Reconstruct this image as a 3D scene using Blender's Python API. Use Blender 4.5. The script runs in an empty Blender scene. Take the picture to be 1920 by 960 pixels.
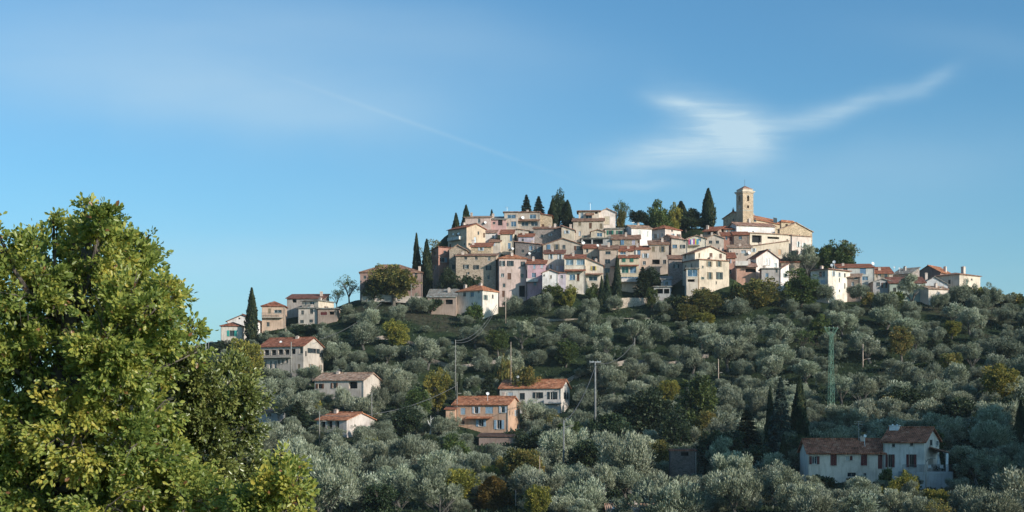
import bpy, math, random
import numpy as np

# ------------------------------------------------------------------ camera, sky, sun, exposure
R_ = math.radians
F, CX, HY = 2637.0, 960.0, 780.0          # focal length, centre column and horizon row of the 1920 px photograph
scene = bpy.context.scene
COL = scene.collection
cam_d = bpy.data.cameras.new('camera'); cam = bpy.data.objects.new('camera', cam_d); COL.objects.link(cam)
cam.location = (0, 0, 0); cam.rotation_euler = (R_(90), 0, 0)
cam_d.sensor_width = 36.0; cam_d.lens = 36.0 * F / 1920.0
cam_d.shift_y = (HY - 480.0) / 1920.0
cam_d.clip_start = 0.1; cam_d.clip_end = 20000
scene.camera = cam

SUN_EL, SUN_AZ = R_(21.5), R_(52.0)        # azimuth measured from the camera's back towards its right
SDIR = (math.sin(SUN_AZ) * math.cos(SUN_EL), -math.cos(SUN_AZ) * math.cos(SUN_EL), math.sin(SUN_EL))
sun_d = bpy.data.lights.new('sun', 'SUN'); sun = bpy.data.objects.new('sun', sun_d); COL.objects.link(sun)
sun_d.energy = 4.1; sun_d.angle = R_(0.5); sun_d.color = (1.0, 0.92, 0.81)
from mathutils import Vector
sun.rotation_euler = Vector(SDIR).to_track_quat('Z', 'Y').to_euler()
sun.location = (200, -100, 200)

scene.view_settings.view_transform = 'Standard'
scene.view_settings.look = 'None'
scene.view_settings.exposure = 0.28
scene.view_settings.gamma = 1.0
scene.view_settings.use_curve_mapping = False
scene.render.engine = 'CYCLES'
scene.cycles.max_bounces = 5; scene.cycles.diffuse_bounces = 4; scene.cycles.glossy_bounces = 2
scene.cycles.transmission_bounces = 3; scene.cycles.transparent_max_bounces = 8
scene.cycles.caustics_reflective = False; scene.cycles.caustics_refractive = False
scene.cycles.use_adaptive_sampling = True
scene.cycles.use_denoising = True

world = bpy.data.worlds.new('World'); scene.world = world; world.use_nodes = True
nt = world.node_tree; nt.nodes.clear()
def N(t, **kw):
    n = nt.nodes.new(t)
    for k, v in kw.items(): setattr(n, k, v)
    return n
def M_(op, a, b=None, c=None):
    n = nt.nodes.new('ShaderNodeMath'); n.operation = op
    for i, v in enumerate((a, b, c)):
        if v is None: continue
        if isinstance(v, (int, float)): n.inputs[i].default_value = v
        else: nt.links.new(v, n.inputs[i])
    return n.outputs[0]
def build_world():
    L = nt.links.new
    out = N('ShaderNodeOutputWorld'); bg = N('ShaderNodeBackground'); L(bg.outputs[0], out.inputs[0])
    sky = N('ShaderNodeTexSky', sky_type='NISHITA'); sky.sun_disc = False
    sky.sun_elevation = SUN_EL
    sky.sun_rotation = math.atan2(SDIR[0], SDIR[1])
    sky.altitude = 300; sky.air_density = 1.0; sky.dust_density = 1.6; sky.ozone_density = 1.3
    bg.inputs['Strength'].default_value = 0.15
    hs = N('ShaderNodeMix', data_type='RGBA', blend_type='MULTIPLY'); hs.inputs[0].default_value = 1.0
    hs.inputs[7].default_value = SKY_GAIN
    L(sky.outputs[0], hs.inputs[6])
    # thin cirrus: soft gaussian streaks in sky direction space (tangent of azimuth and of elevation)
    tc = N('ShaderNodeTexCoord'); sp = N('ShaderNodeSeparateXYZ'); L(tc.outputs['Generated'], sp.inputs[0])
    y = M_('MAXIMUM', sp.outputs[1], 0.05)
    u = M_('DIVIDE', sp.outputs[0], y); v = M_('DIVIDE', sp.outputs[2], y)
    cb = N('ShaderNodeCombineXYZ'); L(u, cb.inputs[0]); L(v, cb.inputs[1])
    n1 = N('ShaderNodeTexNoise'); n1.inputs['Scale'].default_value = 9; n1.inputs['Detail'].default_value = 4
    L(cb.outputs[0], n1.inputs['Vector'])
    s1 = N('ShaderNodeSeparateColor'); L(n1.outputs['Color'], s1.inputs[0])
    u2 = M_('ADD', u, M_('MULTIPLY', M_('SUBTRACT', s1.outputs[0], 0.5), 0.05))
    v2 = M_('ADD', v, M_('MULTIPLY', M_('SUBTRACT', s1.outputs[1], 0.5), 0.03))
    def gauss(px, py, sx, sy, deg, amp, dist=True):
        cu, cv = (px - CX) / F, (HY - py) / F
        a = R_(deg); du = M_('SUBTRACT', u2 if dist else u, cu); dv = M_('SUBTRACT', v2 if dist else v, cv)
        p = M_('ADD', M_('MULTIPLY', du, math.cos(a)), M_('MULTIPLY', dv, math.sin(a)))
        q = M_('SUBTRACT', M_('MULTIPLY', dv, math.cos(a)), M_('MULTIPLY', du, math.sin(a)))
        p = M_('POWER', M_('ABSOLUTE', M_('MULTIPLY', p, F / sx)), 2.0)
        q = M_('POWER', M_('ABSOLUTE', M_('MULTIPLY', q, F / sy)), 2.0)
        return M_('MULTIPLY', M_('EXPONENT', M_('MULTIPLY', M_('ADD', p, q), -1.0)), amp)
    G = [(1330, 218, 85, 38, -30, .40), (1400, 235, 80, 40, -20, .26), (1245, 285, 125, 32, 8, .36), (1330, 265, 85, 44, -8, .30), (1385, 250, 62, 44, -40, .30), (1250, 292, 125, 30, 0, .22),
         (1270, 188, 55, 14, -8, .40), (1500, 215, 130, 22, 9, .26), (1620, 190, 130, 18, 13, .23), (1735, 162, 60, 13, 24, .15),
         (1190, 345, 70, 9, -3, .20)]
    V = [(280, 110, 520, 130, -4, .34), (560, 200, 300, 70, -6, .22), (1850, 90, 250, 36, -8, .07), (760, 60, 330, 70, -8, .12), (1650, 320, 380, 70, 3, .15),
         (560, 490, 420, 40, 0, .14), (900, 600, 1600, 190, 0, .30)]
    tot = None
    for g in G:
        x = gauss(*g); tot = x if tot is None else M_('ADD', tot, x)
    # streaky texture along the wind
    mp = N('ShaderNodeMapping'); mp.inputs['Rotation'].default_value = (0, 0, R_(-12)); mp.inputs['Scale'].default_value = (20, 170, 1)
    L(cb.outputs[0], mp.inputs['Vector'])
    n2 = N('ShaderNodeTexNoise'); n2.inputs['Scale'].default_value = 1.0; n2.inputs['Detail'].default_value = 9; n2.inputs['Roughness'].default_value = .66
    n2.inputs['Distortion'].default_value = 0.5
    L(mp.outputs[0], n2.inputs['Vector'])
    tot = M_('MULTIPLY', tot, M_('ADD', M_('MULTIPLY', n2.outputs['Fac'], 1.7), 0.18))
    vt = None
    for g in V:
        x = gauss(*g); vt = x if vt is None else M_('ADD', vt, x)
    n3 = N('ShaderNodeTexNoise'); n3.inputs['Scale'].default_value = 1.0; n3.inputs['Detail'].default_value = 4
    mp3 = N('ShaderNodeMapping'); mp3.inputs['Rotation'].default_value = (0, 0, R_(-6)); mp3.inputs['Scale'].default_value = (5, 22, 1)
    L(cb.outputs[0], mp3.inputs['Vector']); L(mp3.outputs[0], n3.inputs['Vector'])
    vt = M_('MULTIPLY', vt, M_('ADD', M_('MULTIPLY', n3.outputs['Fac'], 1.0), 0.5))
    tot = M_('ADD', tot, vt)
    tot = M_('ADD', tot, M_('MULTIPLY', gauss(800, 240, 250, 4, -19.5, .13, False), M_('ADD', M_('MULTIPLY', n1.outputs['Fac'], 1.0), 0.4)))
    tot = M_('MINIMUM', M_('MULTIPLY', tot, CLOUD_GAIN), 0.85)
    mx = N('ShaderNodeMix', data_type='RGBA'); L(tot, mx.inputs[0]); L(hs.outputs[2], mx.inputs[6])
    mx.inputs[7].default_value = (3.1, 4.1, 4.7, 1)
    L(mx.outputs[2], bg.inputs['Color'])
SKY_GAIN = (.385, .69, .845, 1)
CLOUD_GAIN = 1.0
build_world()

# ------------------------------------------------------------------ materials
MATS = {}
def new_mat(name):
    m = bpy.data.materials.new(name); m.use_nodes = True
    t = m.node_tree; b = t.nodes['Principled BSDF']
    return m, t, b
def nd(t, typ, **kw):
    n = t.nodes.new(typ)
    for k, v in kw.items(): setattr(n, k, v)
    return n
def sc(c, k): return tuple(min(1.0, x * k) for x in c[:3]) + (1,)
def ramp(t, fac, stops):
    r = nd(t, 'ShaderNodeValToRGB'); e = r.color_ramp.elements
    while len(e) < len(stops): e.new(0.5)
    for el, (p, c) in zip(e, stops): el.position = p; el.color = tuple(c[:3]) + (1,)
    t.links.new(fac, r.inputs[0]); return r.outputs[0]
def noise(t, scale, detail=4, coord='Object', stretch=None, rough=.55):
    tc = nd(t, 'ShaderNodeTexCoord'); n = nd(t, 'ShaderNodeTexNoise')
    n.inputs['Scale'].default_value = scale; n.inputs['Detail'].default_value = detail; n.inputs['Roughness'].default_value = rough
    v = tc.outputs[coord]
    if stretch:
        mp = nd(t, 'ShaderNodeMapping'); mp.inputs['Scale'].default_value = stretch
        t.links.new(v, mp.inputs['Vector']); v = mp.outputs[0]
    t.links.new(v, n.inputs['Vector']); return n.outputs['Fac']
def mixc(t, fac, a, b, bt='MIX'):
    m = nd(t, 'ShaderNodeMix', data_type='RGBA', blend_type=bt)
    for i, v in ((0, fac), (6, a), (7, b)):
        if isinstance(v, (int, float)): m.inputs[i].default_value = v
        elif isinstance(v, tuple): m.inputs[i].default_value = v if len(v) == 4 else v + (1,)
        else: t.links.new(v, m.inputs[i])
    return m.outputs[2]
def bump(t, b, h, s=.3, d=.05):
    n = nd(t, 'ShaderNodeBump'); n.inputs['Strength'].default_value = s; n.inputs['Distance'].default_value = d
    t.links.new(h, n.inputs['Height']); t.links.new(n.outputs[0], b.inputs['Normal'])

def plaster(c):
    g_ = .3 * c[0] + .6 * c[1] + .1 * c[2]; c = tuple(min(.86, (x * .80 + g_ * .20) * k) for x, k in zip(c, (1.04, .985, .985)))
    key = ('plaster', c)
    if key in MATS: return MATS[key]
    m, t, b = new_mat('plaster')
    n1 = noise(t, .35, 5); n2 = noise(t, 2.6, 5, stretch=(1, 1, .22)); n3 = noise(t, 9, 3)
    base = ramp(t, n1, [(.30, sc(c, .70)), (.5, c), (.68, sc(c, 1.14))])
    grime = ramp(t, n2, [(.50, (1, 1, 1)), (.72, (.62, .57, .50))])
    base = mixc(t, .75, base, grime, 'MULTIPLY')
    base = mixc(t, .35, base, ramp(t, n3, [(.35, (.72, .70, .66)), (.6, (1, 1, 1))]), 'MULTIPLY')
    t.links.new(base, b.inputs['Base Color']); b.inputs['Roughness'].default_value = .92; b.inputs['Specular IOR Level'].default_value = .2
    bump(t, b, n3, .35, .03)
    MATS[key] = m; return m
def stone(c):
    c = (c[0] * 1.06, c[1] * .98, c[2] * .99)
    key = ('stone', c)
    if key in MATS: return MATS[key]
    m, t, b = new_mat('rubble_stone')
    tc = nd(t, 'ShaderNodeTexCoord'); mp = nd(t, 'ShaderNodeMapping'); mp.inputs['Scale'].default_value = (1.6, 1.6, 2.6)
    t.links.new(tc.outputs['Object'], mp.inputs['Vector'])
    v = nd(t, 'ShaderNodeTexVoronoi'); v.inputs['Scale'].default_value = 2.4; t.links.new(mp.outputs[0], v.inputs['Vector'])
    sepc = nd(t, 'ShaderNodeSeparateColor'); t.links.new(v.outputs['Color'], sepc.inputs[0])
    col = ramp(t, sepc.outputs[0], [(0, sc(c, .66)), (.5, c), (1, sc(c, 1.25))])
    v2 = nd(t, 'ShaderNodeTexVoronoi', feature='DISTANCE_TO_EDGE'); v2.inputs['Scale'].default_value = 2.4; t.links.new(mp.outputs[0], v2.inputs['Vector'])
    j = ramp(t, v2.outputs['Distance'], [(0, (.66, .64, .6)), (.07, (1, 1, 1))])
    col = mixc(t, .8, col, j, 'MULTIPLY')
    n1 = noise(t, .3, 5); col = mixc(t, .7, col, ramp(t, n1, [(.3, (.66, .64, .6)), (.65, (1.0, 1.0, 1.0))]), 'MULTIPLY')
    t.links.new(col, b.inputs['Base Color']); b.inputs['Roughness'].default_value = .95; b.inputs['Specular IOR Level'].default_value = .15
    bump(t, b, v2.outputs['Distance'], .6, .06)
    MATS[key] = m; return m
def tiles(c, axis):
    key = ('tiles', c, axis)
    if key in MATS: return MATS[key]
    m, t, b = new_mat('roman_tiles')
    tc = nd(t, 'ShaderNodeTexCoord'); w = nd(t, 'ShaderNodeTexWave', bands_direction='X' if axis == 'x' else 'Y')
    w.inputs['Scale'].default_value = 1.25; w.inputs['Distortion'].default_value = .5; w.inputs['Detail'].default_value = 1
    t.links.new(tc.outputs['Object'], w.inputs['Vector'])
    v = nd(t, 'ShaderNodeTexVoronoi'); v.inputs['Scale'].default_value = 2.4; t.links.new(tc.outputs['Object'], v.inputs['Vector'])
    s = nd(t, 'ShaderNodeSeparateColor'); t.links.new(v.outputs['Color'], s.inputs[0])
    col = ramp(t, s.outputs[0], [(0, sc(c, .55)), (.45, c), (.8, sc(c, 1.25)), (1, (min(1, c[0] * 1.3), c[1] * 1.7, c[2] * 1.9))])
    n1 = noise(t, .7, 5); col = mixc(t, .65, col, ramp(t, n1, [(.32, (.45, .43, .40)), (.62, (1, 1, 1))]), 'MULTIPLY')
    col = mixc(t, .55, col, ramp(t, w.outputs['Fac'], [(0, (.45, .42, .40)), (.5, (1, 1, 1))]), 'MULTIPLY')
    t.links.new(col, b.inputs['Base Color']); b.inputs['Roughness'].default_value = .9; b.inputs['Specular IOR Level'].default_value = .2
    bump(t, b, w.outputs['Fac'], .9, .08)
    MATS[key] = m; return m
def simple(name, c, rough=.7, metal=0.0, var=.25, spec=.3):
    key = (name, c)
    if key in MATS: return MATS[key]
    m, t, b = new_mat(name)
    n = noise(t, 3.0, 4); col = ramp(t, n, [(.3, sc(c, 1 - var)), (.7, sc(c, 1 + var * .6))])
    t.links.new(col, b.inputs['Base Color']); b.inputs['Roughness'].default_value = rough; b.inputs['Metallic'].default_value = metal
    b.inputs['Specular IOR Level'].default_value = spec
    MATS[key] = m; return m
def glass(c=(.02, .03, .04)):
    key = ('glass', c)
    if key in MATS: return MATS[key]
    m, t, b = new_mat('window_glass')
    n = noise(t, .9, 2)
    t.links.new(ramp(t, n, [(.35, sc(c, .6)), (.65, sc(c, 1.6))]), b.inputs['Base Color'])
    b.inputs['Roughness'].default_value = .06; b.inputs['Specular IOR Level'].default_value = .6
    MATS[key] = m; return m
def foliage(name, stops, transl=.25, rough=.6, spec=.25, var=.30, huev=.03):
    m, t, b = new_mat(name)
    at = nd(t, 'ShaderNodeAttribute', attribute_name='tint', attribute_type='GEOMETRY')
    col = ramp(t, at.outputs['Fac'], stops)
    oi = nd(t, 'ShaderNodeObjectInfo')
    hsv = nd(t, 'ShaderNodeHueSaturation')
    mr = nd(t, 'ShaderNodeMapRange'); mr.inputs['To Min'].default_value = 1 - var; mr.inputs['To Max'].default_value = 1 + var
    t.links.new(oi.outputs['Random'], mr.inputs['Value']); t.links.new(mr.outputs[0], hsv.inputs['Value'])
    wn = nd(t, 'ShaderNodeTexWhiteNoise', noise_dimensions='1D'); t.links.new(oi.outputs['Random'], wn.inputs['W'])
    mr2 = nd(t, 'ShaderNodeMapRange'); mr2.inputs['To Min'].default_value = .5 - huev; mr2.inputs['To Max'].default_value = .5 + huev
    t.links.new(wn.outputs['Value'], mr2.inputs['Value']); t.links.new(mr2.outputs[0], hsv.inputs['Hue'])
    t.links.new(col, hsv.inputs['Color']); col = hsv.outputs[0]
    t.links.new(col, b.inputs['Base Color']); b.inputs['Roughness'].default_value = rough; b.inputs['Specular IOR Level'].default_value = spec
    tr = nd(t, 'ShaderNodeBsdfTranslucent'); t.links.new(col, tr.inputs['Color'])
    ms = nd(t, 'ShaderNodeMixShader'); ms.inputs[0].default_value = transl
    t.links.new(b.outputs[0], ms.inputs[1]); t.links.new(tr.outputs[0], ms.inputs[2])
    t.links.new(ms.outputs[0], t.nodes['Material Output'].inputs['Surface'])
    return m
def bark(c):
    key = ('bark', c)
    if key in MATS: return MATS[key]
    m, t, b = new_mat('bark')
    n = noise(t, 6, 5, stretch=(1, 1, .25)); t.links.new(ramp(t, n, [(.3, sc(c, .5)), (.7, sc(c, 1.3))]), b.inputs['Base Color'])
    b.inputs['Roughness'].default_value = .95; bump(t, b, n, .8, .05)
    MATS[key] = m; return m

FOL = {
 'olive': foliage('olive_leaves', [(0, (.075, .088, .050)), (.45, (.225, .25, .165)), (.8, (.37, .395, .29)), (1, (.50, .52, .41))], .12, .6, .25, .36, .022),
 'green': foliage('green_leaves', [(0, (.035, .055, .016)), (.5, (.085, .120, .032)), (.85, (.15, .18, .045)), (1, (.23, .21, .05))], .25, .5, .3, .2, .015),
 'dark': foliage('dark_leaves', [(0, (.018, .032, .016)), (.6, (.045, .068, .030)), (1, (.10, .12, .05))], .15, .5, .3, .2, .012),
 'autumn': foliage('autumn_leaves', [(0, (.075, .080, .026)), (.4, (.16, .165, .050)), (.75, (.28, .215, .06)), (1, (.40, .24, .07))], .3, .6, .2, .2, .015),
 'yellow': foliage('yellow_leaves', [(0, (.09, .10, .024)), (.4, (.20, .20, .04)), (.8, (.36, .30, .06)), (1, (.46, .35, .08))], .3, .6, .2, .15, .012),
 'cypress': foliage('cypress_leaves', [(0, (.014, .026, .014)), (.6, (.042, .060, .028)), (.9, (.085, .095, .042)), (1, (.14, .12, .05))], .1, .7, .2, .2, .012),
 'brown': foliage('brown_leaves', [(0, (.05, .042, .012)), (.5, (.12, .085, .022)), (1, (.22, .14, .035))], .2, .7, .2, .1, .01),
 'bluefir': foliage('blue_green_needles', [(0, (.030, .050, .042)), (.6, (.07, .105, .088)), (1, (.13, .17, .15))], .1, .6, .2, .15, .01),
 'oak': foliage('oak_leaves', [(0, (.075, .115, .028)), (.35, (.19, .25, .055)), (.65, (.36, .40, .095)), (.92, (.60, .53, .11)), (1, (.36, .17, .08))], .50, .38, .5, .0, 0),
 'holm': foliage('holm_oak_leaves', [(0, (.06, .075, .022)), (.45, (.15, .175, .048)), (.8, (.31, .32, .095)), (1, (.46, .43, .16))], .22, .32, .6, .0, 0),
}

# ------------------------------------------------------------------ mesh helpers
def link(o, parent=None):
    COL.objects.link(o)
    if parent is not None: o.parent = parent
    return o
def mesh_obj(name, verts, faces, mat, parent=None, smooth=False):
    me = bpy.data.meshes.new(name); me.from_pydata([tuple(v) for v in verts], [], faces); me.update()
    if mat: me.materials.append(mat)
    if smooth: me.polygons.foreach_set('use_smooth', [True] * len(me.polygons))
    return link(bpy.data.objects.new(name, me), parent)
class MB:
    def __init__(s): s.v = []; s.f = []
    def add(s, vs, fs):
        k = len(s.v); s.v += [tuple(v) for v in vs]; s.f += [tuple(i + k for i in f) for f in fs]; return s
    def box(s, x0, x1, y0, y1, z0, z1):
        return s.add([(x0, y0, z0), (x1, y0, z0), (x1, y1, z0), (x0, y1, z0), (x0, y0, z1), (x1, y0, z1), (x1, y1, z1), (x0, y1, z1)],
                     [(0, 3, 2, 1), (4, 5, 6, 7), (0, 1, 5, 4), (1, 2, 6, 5), (2, 3, 7, 6), (3, 0, 4, 7)])
    def prism(s, poly, t):             # polygon (top) extruded straight down by t
        n = len(poly); vs = [tuple(p) for p in poly] + [(p[0], p[1], p[2] - t) for p in poly]
        return s.add(vs, [tuple(range(n)), tuple(range(2 * n - 1, n - 1, -1))] + [(i, i + n, (i + 1) % n + n, (i + 1) % n) for i in range(n)])
    def tube(s, pts, rad, n=6, cap=True):
        pts = [Vector(p) for p in pts]; vs = []
        for i, p in enumerate(pts):
            d = (pts[min(i + 1, len(pts) - 1)] - pts[max(i - 1, 0)]).normalized()
            a = d.orthogonal().normalized() if i == 0 else (a - d * a.dot(d)).normalized()
            b = d.cross(a); r = rad[i] if isinstance(rad, (list, tuple)) else rad
            vs += [p + (a * math.cos(2 * math.pi * k / n) + b * math.sin(2 * math.pi * k / n)) * r for k in range(n)]
        fs = [(i * n + k, i * n + (k + 1) % n, (i + 1) * n + (k + 1) % n, (i + 1) * n + k) for i in range(len(pts) - 1) for k in range(n)]
        if cap: fs += [tuple(range(n - 1, -1, -1)), tuple((len(pts) - 1) * n + k for k in range(n))]
        return s.add(vs, fs)
    def build(s, name, mat, parent=None, smooth=False): return mesh_obj(name, s.v, s.f, mat, parent, smooth)
def empty(name, loc, rz=0.0):
    o = bpy.data.objects.new(name, None); o.location = loc; o.rotation_euler = (0, 0, rz); o.empty_display_size = .5
    return link(o)
USED = {}
def tag(o, label, cat, group=None, kind=None):
    if label: o['label'] = label
    if cat: o['category'] = cat
    if group: o['group'] = group
    if kind: o['kind'] = kind
    return o
def W(px, py, Y): return ((px - CX) / F * Y, Y, (HY - py) / F * Y)

# ------------------------------------------------------------------ the hill: ground rows read off the photograph, turned into real heights
TAB = {  # column px: [(distance Y, ground row py)]
 -400: [(150, 1010), (190, 960), (230, 930), (290, 880), (345, 850), (360, 850), (400, 880), (430, 920)],
 0:    [(150, 1010), (190, 955), (230, 915), (290, 830), (345, 760), (360, 755), (400, 790), (430, 860)],
 250:  [(150, 1010), (190, 950), (230, 895), (262, 845), (290, 780), (345, 690), (360, 685), (400, 720), (430, 790)],
 400:  [(150, 1010), (190, 950), (230, 890), (262, 820), (290, 752), (310, 707), (345, 645), (360, 640), (400, 670), (430, 730)],
 550:  [(150, 1010), (190, 950), (230, 890), (258, 825), (290, 752), (310, 705), (345, 615), (360, 592), (380, 595), (400, 620), (430, 690)],
 700:  [(150, 1010), (190, 950), (230, 890), (262, 830), (290, 765), (310, 705), (345, 595), (360, 565), (380, 558), (400, 575), (430, 630)],
 860:  [(150, 1010), (190, 950), (230, 890), (280, 810), (300, 768), (320, 695), (345, 598), (355, 575), (365, 542), (380, 495), (400, 440), (420, 430), (440, 460)],
 1000: [(150, 1005), (190, 940), (230, 880), (280, 808), (300, 768), (320, 695), (345, 598), (355, 568), (365, 540), (380, 485), (400, 428), (420, 420), (440, 450)],
 1200: [(150, 1000), (190, 935), (230, 880), (262, 830), (290, 765), (320, 680), (345, 592), (352, 570), (365, 535), (380, 480), (400, 428), (420, 420), (440, 450)],
 1400: [(150, 1000), (190, 930), (230, 875), (262, 820), (290, 750), (320, 665), (345, 580), (352, 558), (365, 535), (380, 490), (400, 438), (420, 428), (440, 450)],
 1520: [(150, 1010), (190, 910), (230, 845), (262, 790), (290, 730), (320, 655), (345, 575), (352, 557), (365, 535), (380, 505), (400, 480), (420, 480), (440, 510)],
 1640: [(150, 1010), (190, 895), (230, 832), (262, 778), (290, 722), (320, 650), (345, 577), (352, 558), (365, 530), (380, 520), (400, 525), (430, 560)],
 1800: [(150, 1010), (190, 893), (230, 825), (262, 770), (290, 715), (320, 650), (345, 583), (352, 562), (365, 540), (380, 532), (400, 540), (430, 580)],
 1920: [(150, 1010), (190, 890), (230, 820), (262, 765), (290, 710), (320, 650), (345, 590), (355, 568), (370, 558), (400, 575), (430, 620)],
 2300: [(150, 1010), (190, 880), (230, 810), (262, 755), (290, 705), (320, 650), (345, 595), (355, 580), (370, 575), (400, 590), (430, 640)],
}
_cols = np.array(sorted(TAB), float)
_YK = np.arange(150, 432, 4.0)
_PY = np.array([np.interp(_YK, [a for a, b in TAB[int(c)]], [b for a, b in TAB[int(c)]]) for c in _cols])
k5 = np.array([1, 2, 3, 2, 1]) / 9.0
_PY = np.array([np.convolve(np.pad(r, 2, mode='edge'), k5, 'valid') for r in _PY])
def ground_base(X, Y):
    X = np.asarray(X, float); Y = np.asarray(Y, float)
    Yc = np.clip(Y, 150, 430); px = np.clip(CX + F * X / np.maximum(Yc, 1), -400, 2300)
    iy = np.clip(((Yc - 150) / 4).astype(int), 0, len(_YK) - 2); ty = (Yc - _YK[iy]) / 4
    ix = np.clip(np.searchsorted(_cols, px, side='right') - 1, 0, len(_cols) - 2)
    tx = (px - _cols[ix]) / (_cols[ix + 1] - _cols[ix]); tx = tx * tx * (3 - 2 * tx)
    p0 = _PY[ix, iy] * (1 - ty) + _PY[ix, iy + 1] * ty; p1 = _PY[ix + 1, iy] * (1 - ty) + _PY[ix + 1, iy + 1] * ty
    Z = (HY - (p0 * (1 - tx) + p1 * tx)) / F * Yc
    # valley between the viewpoint and the hill, and the land behind the hill
    zn = np.interp(Y, [-60, 0, 4, 15, 30, 100, 150], [-1.6, -1.6, -1.8, -6, -9, -34, 0])
    wn = np.clip((Y - 100) / 50, 0, 1); wn = wn * wn * (3 - 2 * wn)
    Z = np.where(Y < 150, zn * (1 - wn) + Z * wn, Z)
    wb = np.clip((Y - 430) / 350, 0, 1); wb = wb * wb * (3 - 2 * wb)
    Z = Z * (1 - wb) + (-60) * wb
    # unseen knoll added on the sun's side, shaped to shade the hill's foot
    p = .616 * X + .788 * Y; q = .788 * X - .616 * Y
    crest = KNOLL_H * np.exp(-(np.maximum(np.abs(p - KNOLL_P) - 16, 0) / KNOLL_W) ** 2 * .5)
    K = np.minimum(crest, KNOLL_CAP) * np.exp(-((q - KNOLL_Q) / 26.0) ** 2 * .5)
    Z = np.where(K > .2, np.maximum(Z, Z * .15 + K - 12) * np.clip(K / 8, 0, 1) + Z * (1 - np.clip(K / 8, 0, 1)), Z)
    return Z
KNOLL_H, KNOLL_P, KNOLL_W, KNOLL_Q, KNOLL_CAP = 96.0, 199.0, 12.5, 46.0, 73.0
TARGETS = []          # (x, y, z): the ground meets the buildings here
def ground(X, Y):
    X = np.asarray(X, float); Y = np.asarray(Y, float); Z = ground_base(X, Y)
    if TARGETS:
        T = np.array(TARGETS); dz = T[:, 2] - _TB
        sh = Z.shape; x = X.ravel(); y = Y.ravel(); out = np.zeros(len(x))
        for s in range(0, len(x), 4000):
            d2 = (x[s:s + 4000, None] - T[None, :, 0]) ** 2 + (y[s:s + 4000, None] - T[None, :, 1]) ** 2
            w = np.exp(-d2 / 22.0); ws = w.sum(1); out[s:s + 4000] = (w * dz).sum(1) / np.maximum(ws, 1.0)
        Z = Z + out.reshape(sh)
    return Z
def gz(x, y): return float(ground(np.array([x]), np.array([y]))[0])

# ------------------------------------------------------------------ buildings
class House: pass
HOUSES = []
def H(label, xl, xm, xr, eave, base, Y, roof='shed_f', wall=('p', (.55, .45, .34)), tile=(.30, .13, .075), wins=(), ext=(), rise=1.1, L=None, R=None, a=None, cat='house', name='village_house', group='houses of the hill village', oh=.35, depth=2.5):
    h = House(); h.__dict__.update(locals())
    C = W(xm, eave, Y); ul = (xl - CX) / F; h.C = C
    if xr is not None:
        ur = (xr - CX) / F
        if R is not None:
            s = (ur * Y - C[0]) / (R * math.sqrt(1 + ur * ur)); h.a = math.atan(ur) + math.asin(max(-1, min(1, s)))
            h.L = L or (C[0] - ul * Y) / (math.cos(h.a) + ul * math.sin(h.a))
        else:
            s = (C[0] - ul * Y) / (L * math.sqrt(1 + ul * ul)); h.a = math.atan(ul) + math.acos(max(-1, min(1, s)))
            h.R = (ur * Y - C[0]) / (math.sin(h.a) - ur * math.cos(h.a))
    else:
        h.a = R_(4 if a is None else a); h.R = R or 7.0
        h.L = (C[0] - ul * Y) / (math.cos(h.a) + ul * math.sin(h.a))
    if h.L < .5 or h.R < .5 or h.L > 60 or h.R > 60: print('ODD HOUSE', label, h.L, h.R, math.degrees(h.a))
    h.zb = (HY - base) / F * Y; h.E = C[2] - h.zb
    if roof == 'shed_f' and group == 'houses of the hill village': h.rise = rise + .75
    if roof == 'gable_r' and cat == 'house': h.rise = rise + .25
    HOUSES.append(h); return h

CREAM = ('p', (.62, .54, .43)); WHITE = ('p', (.80, .77, .73)); BEIGE = ('p', (.54, .46, .38)); OCHRE = ('p', (.60, .46, .31)); PINK = ('p', (.60, .36, .33))
PINKB = ('p', (.58, .44, .38)); RED = ('p', (.44, .22, .16)); SALMON = ('p', (.58, .32, .22)); YEL = ('p', (.62, .52, .38)); GREYP = ('p', (.42, .42, .41)); ROSE = ('p', (.60, .37, .42))
BROWN = ('p', (.36, .27, .21)); ORANGE = ('p', (.58, .36, .22)); LILAC = ('p', (.46, .42, .50)); BRICKP = ('p', (.31, .20, .165)); GREENP = ('p', (.33, .40, .33))
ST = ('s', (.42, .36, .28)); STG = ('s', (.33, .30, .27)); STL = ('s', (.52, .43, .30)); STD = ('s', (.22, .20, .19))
T_RED = (.36, .13, .075); T_PALE = (.44, .28, .20); T_BRN = (.34, .18, .12); T_DRK = (.24, .10, .07); T_COR = (.50, .20, .105); T_GRY = (.30, .27, .24); T_PNK = (.42, .23, .17)
BL = (.12, .22, .34); DK = (.028, .04, .045); GN = (.03, .16, .11); WD = (.13, .06, .035); PW = (.50, .55, .60); LB = (.30, .42, .52); DR = (.12, .025, .025); WH = (.75, .75, .74); TQ = (.04, .30, .26); YS = (.5, .38, .10); BS = (.22, .17, .11)
# window tuple: (px, py, w, h, style, colour)  styles: '' window, 's' window with open shutters, 'c' closed shutters, 'd' door, 'o' open bay, 'g' wide glazing, 'a' arched opening

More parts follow.
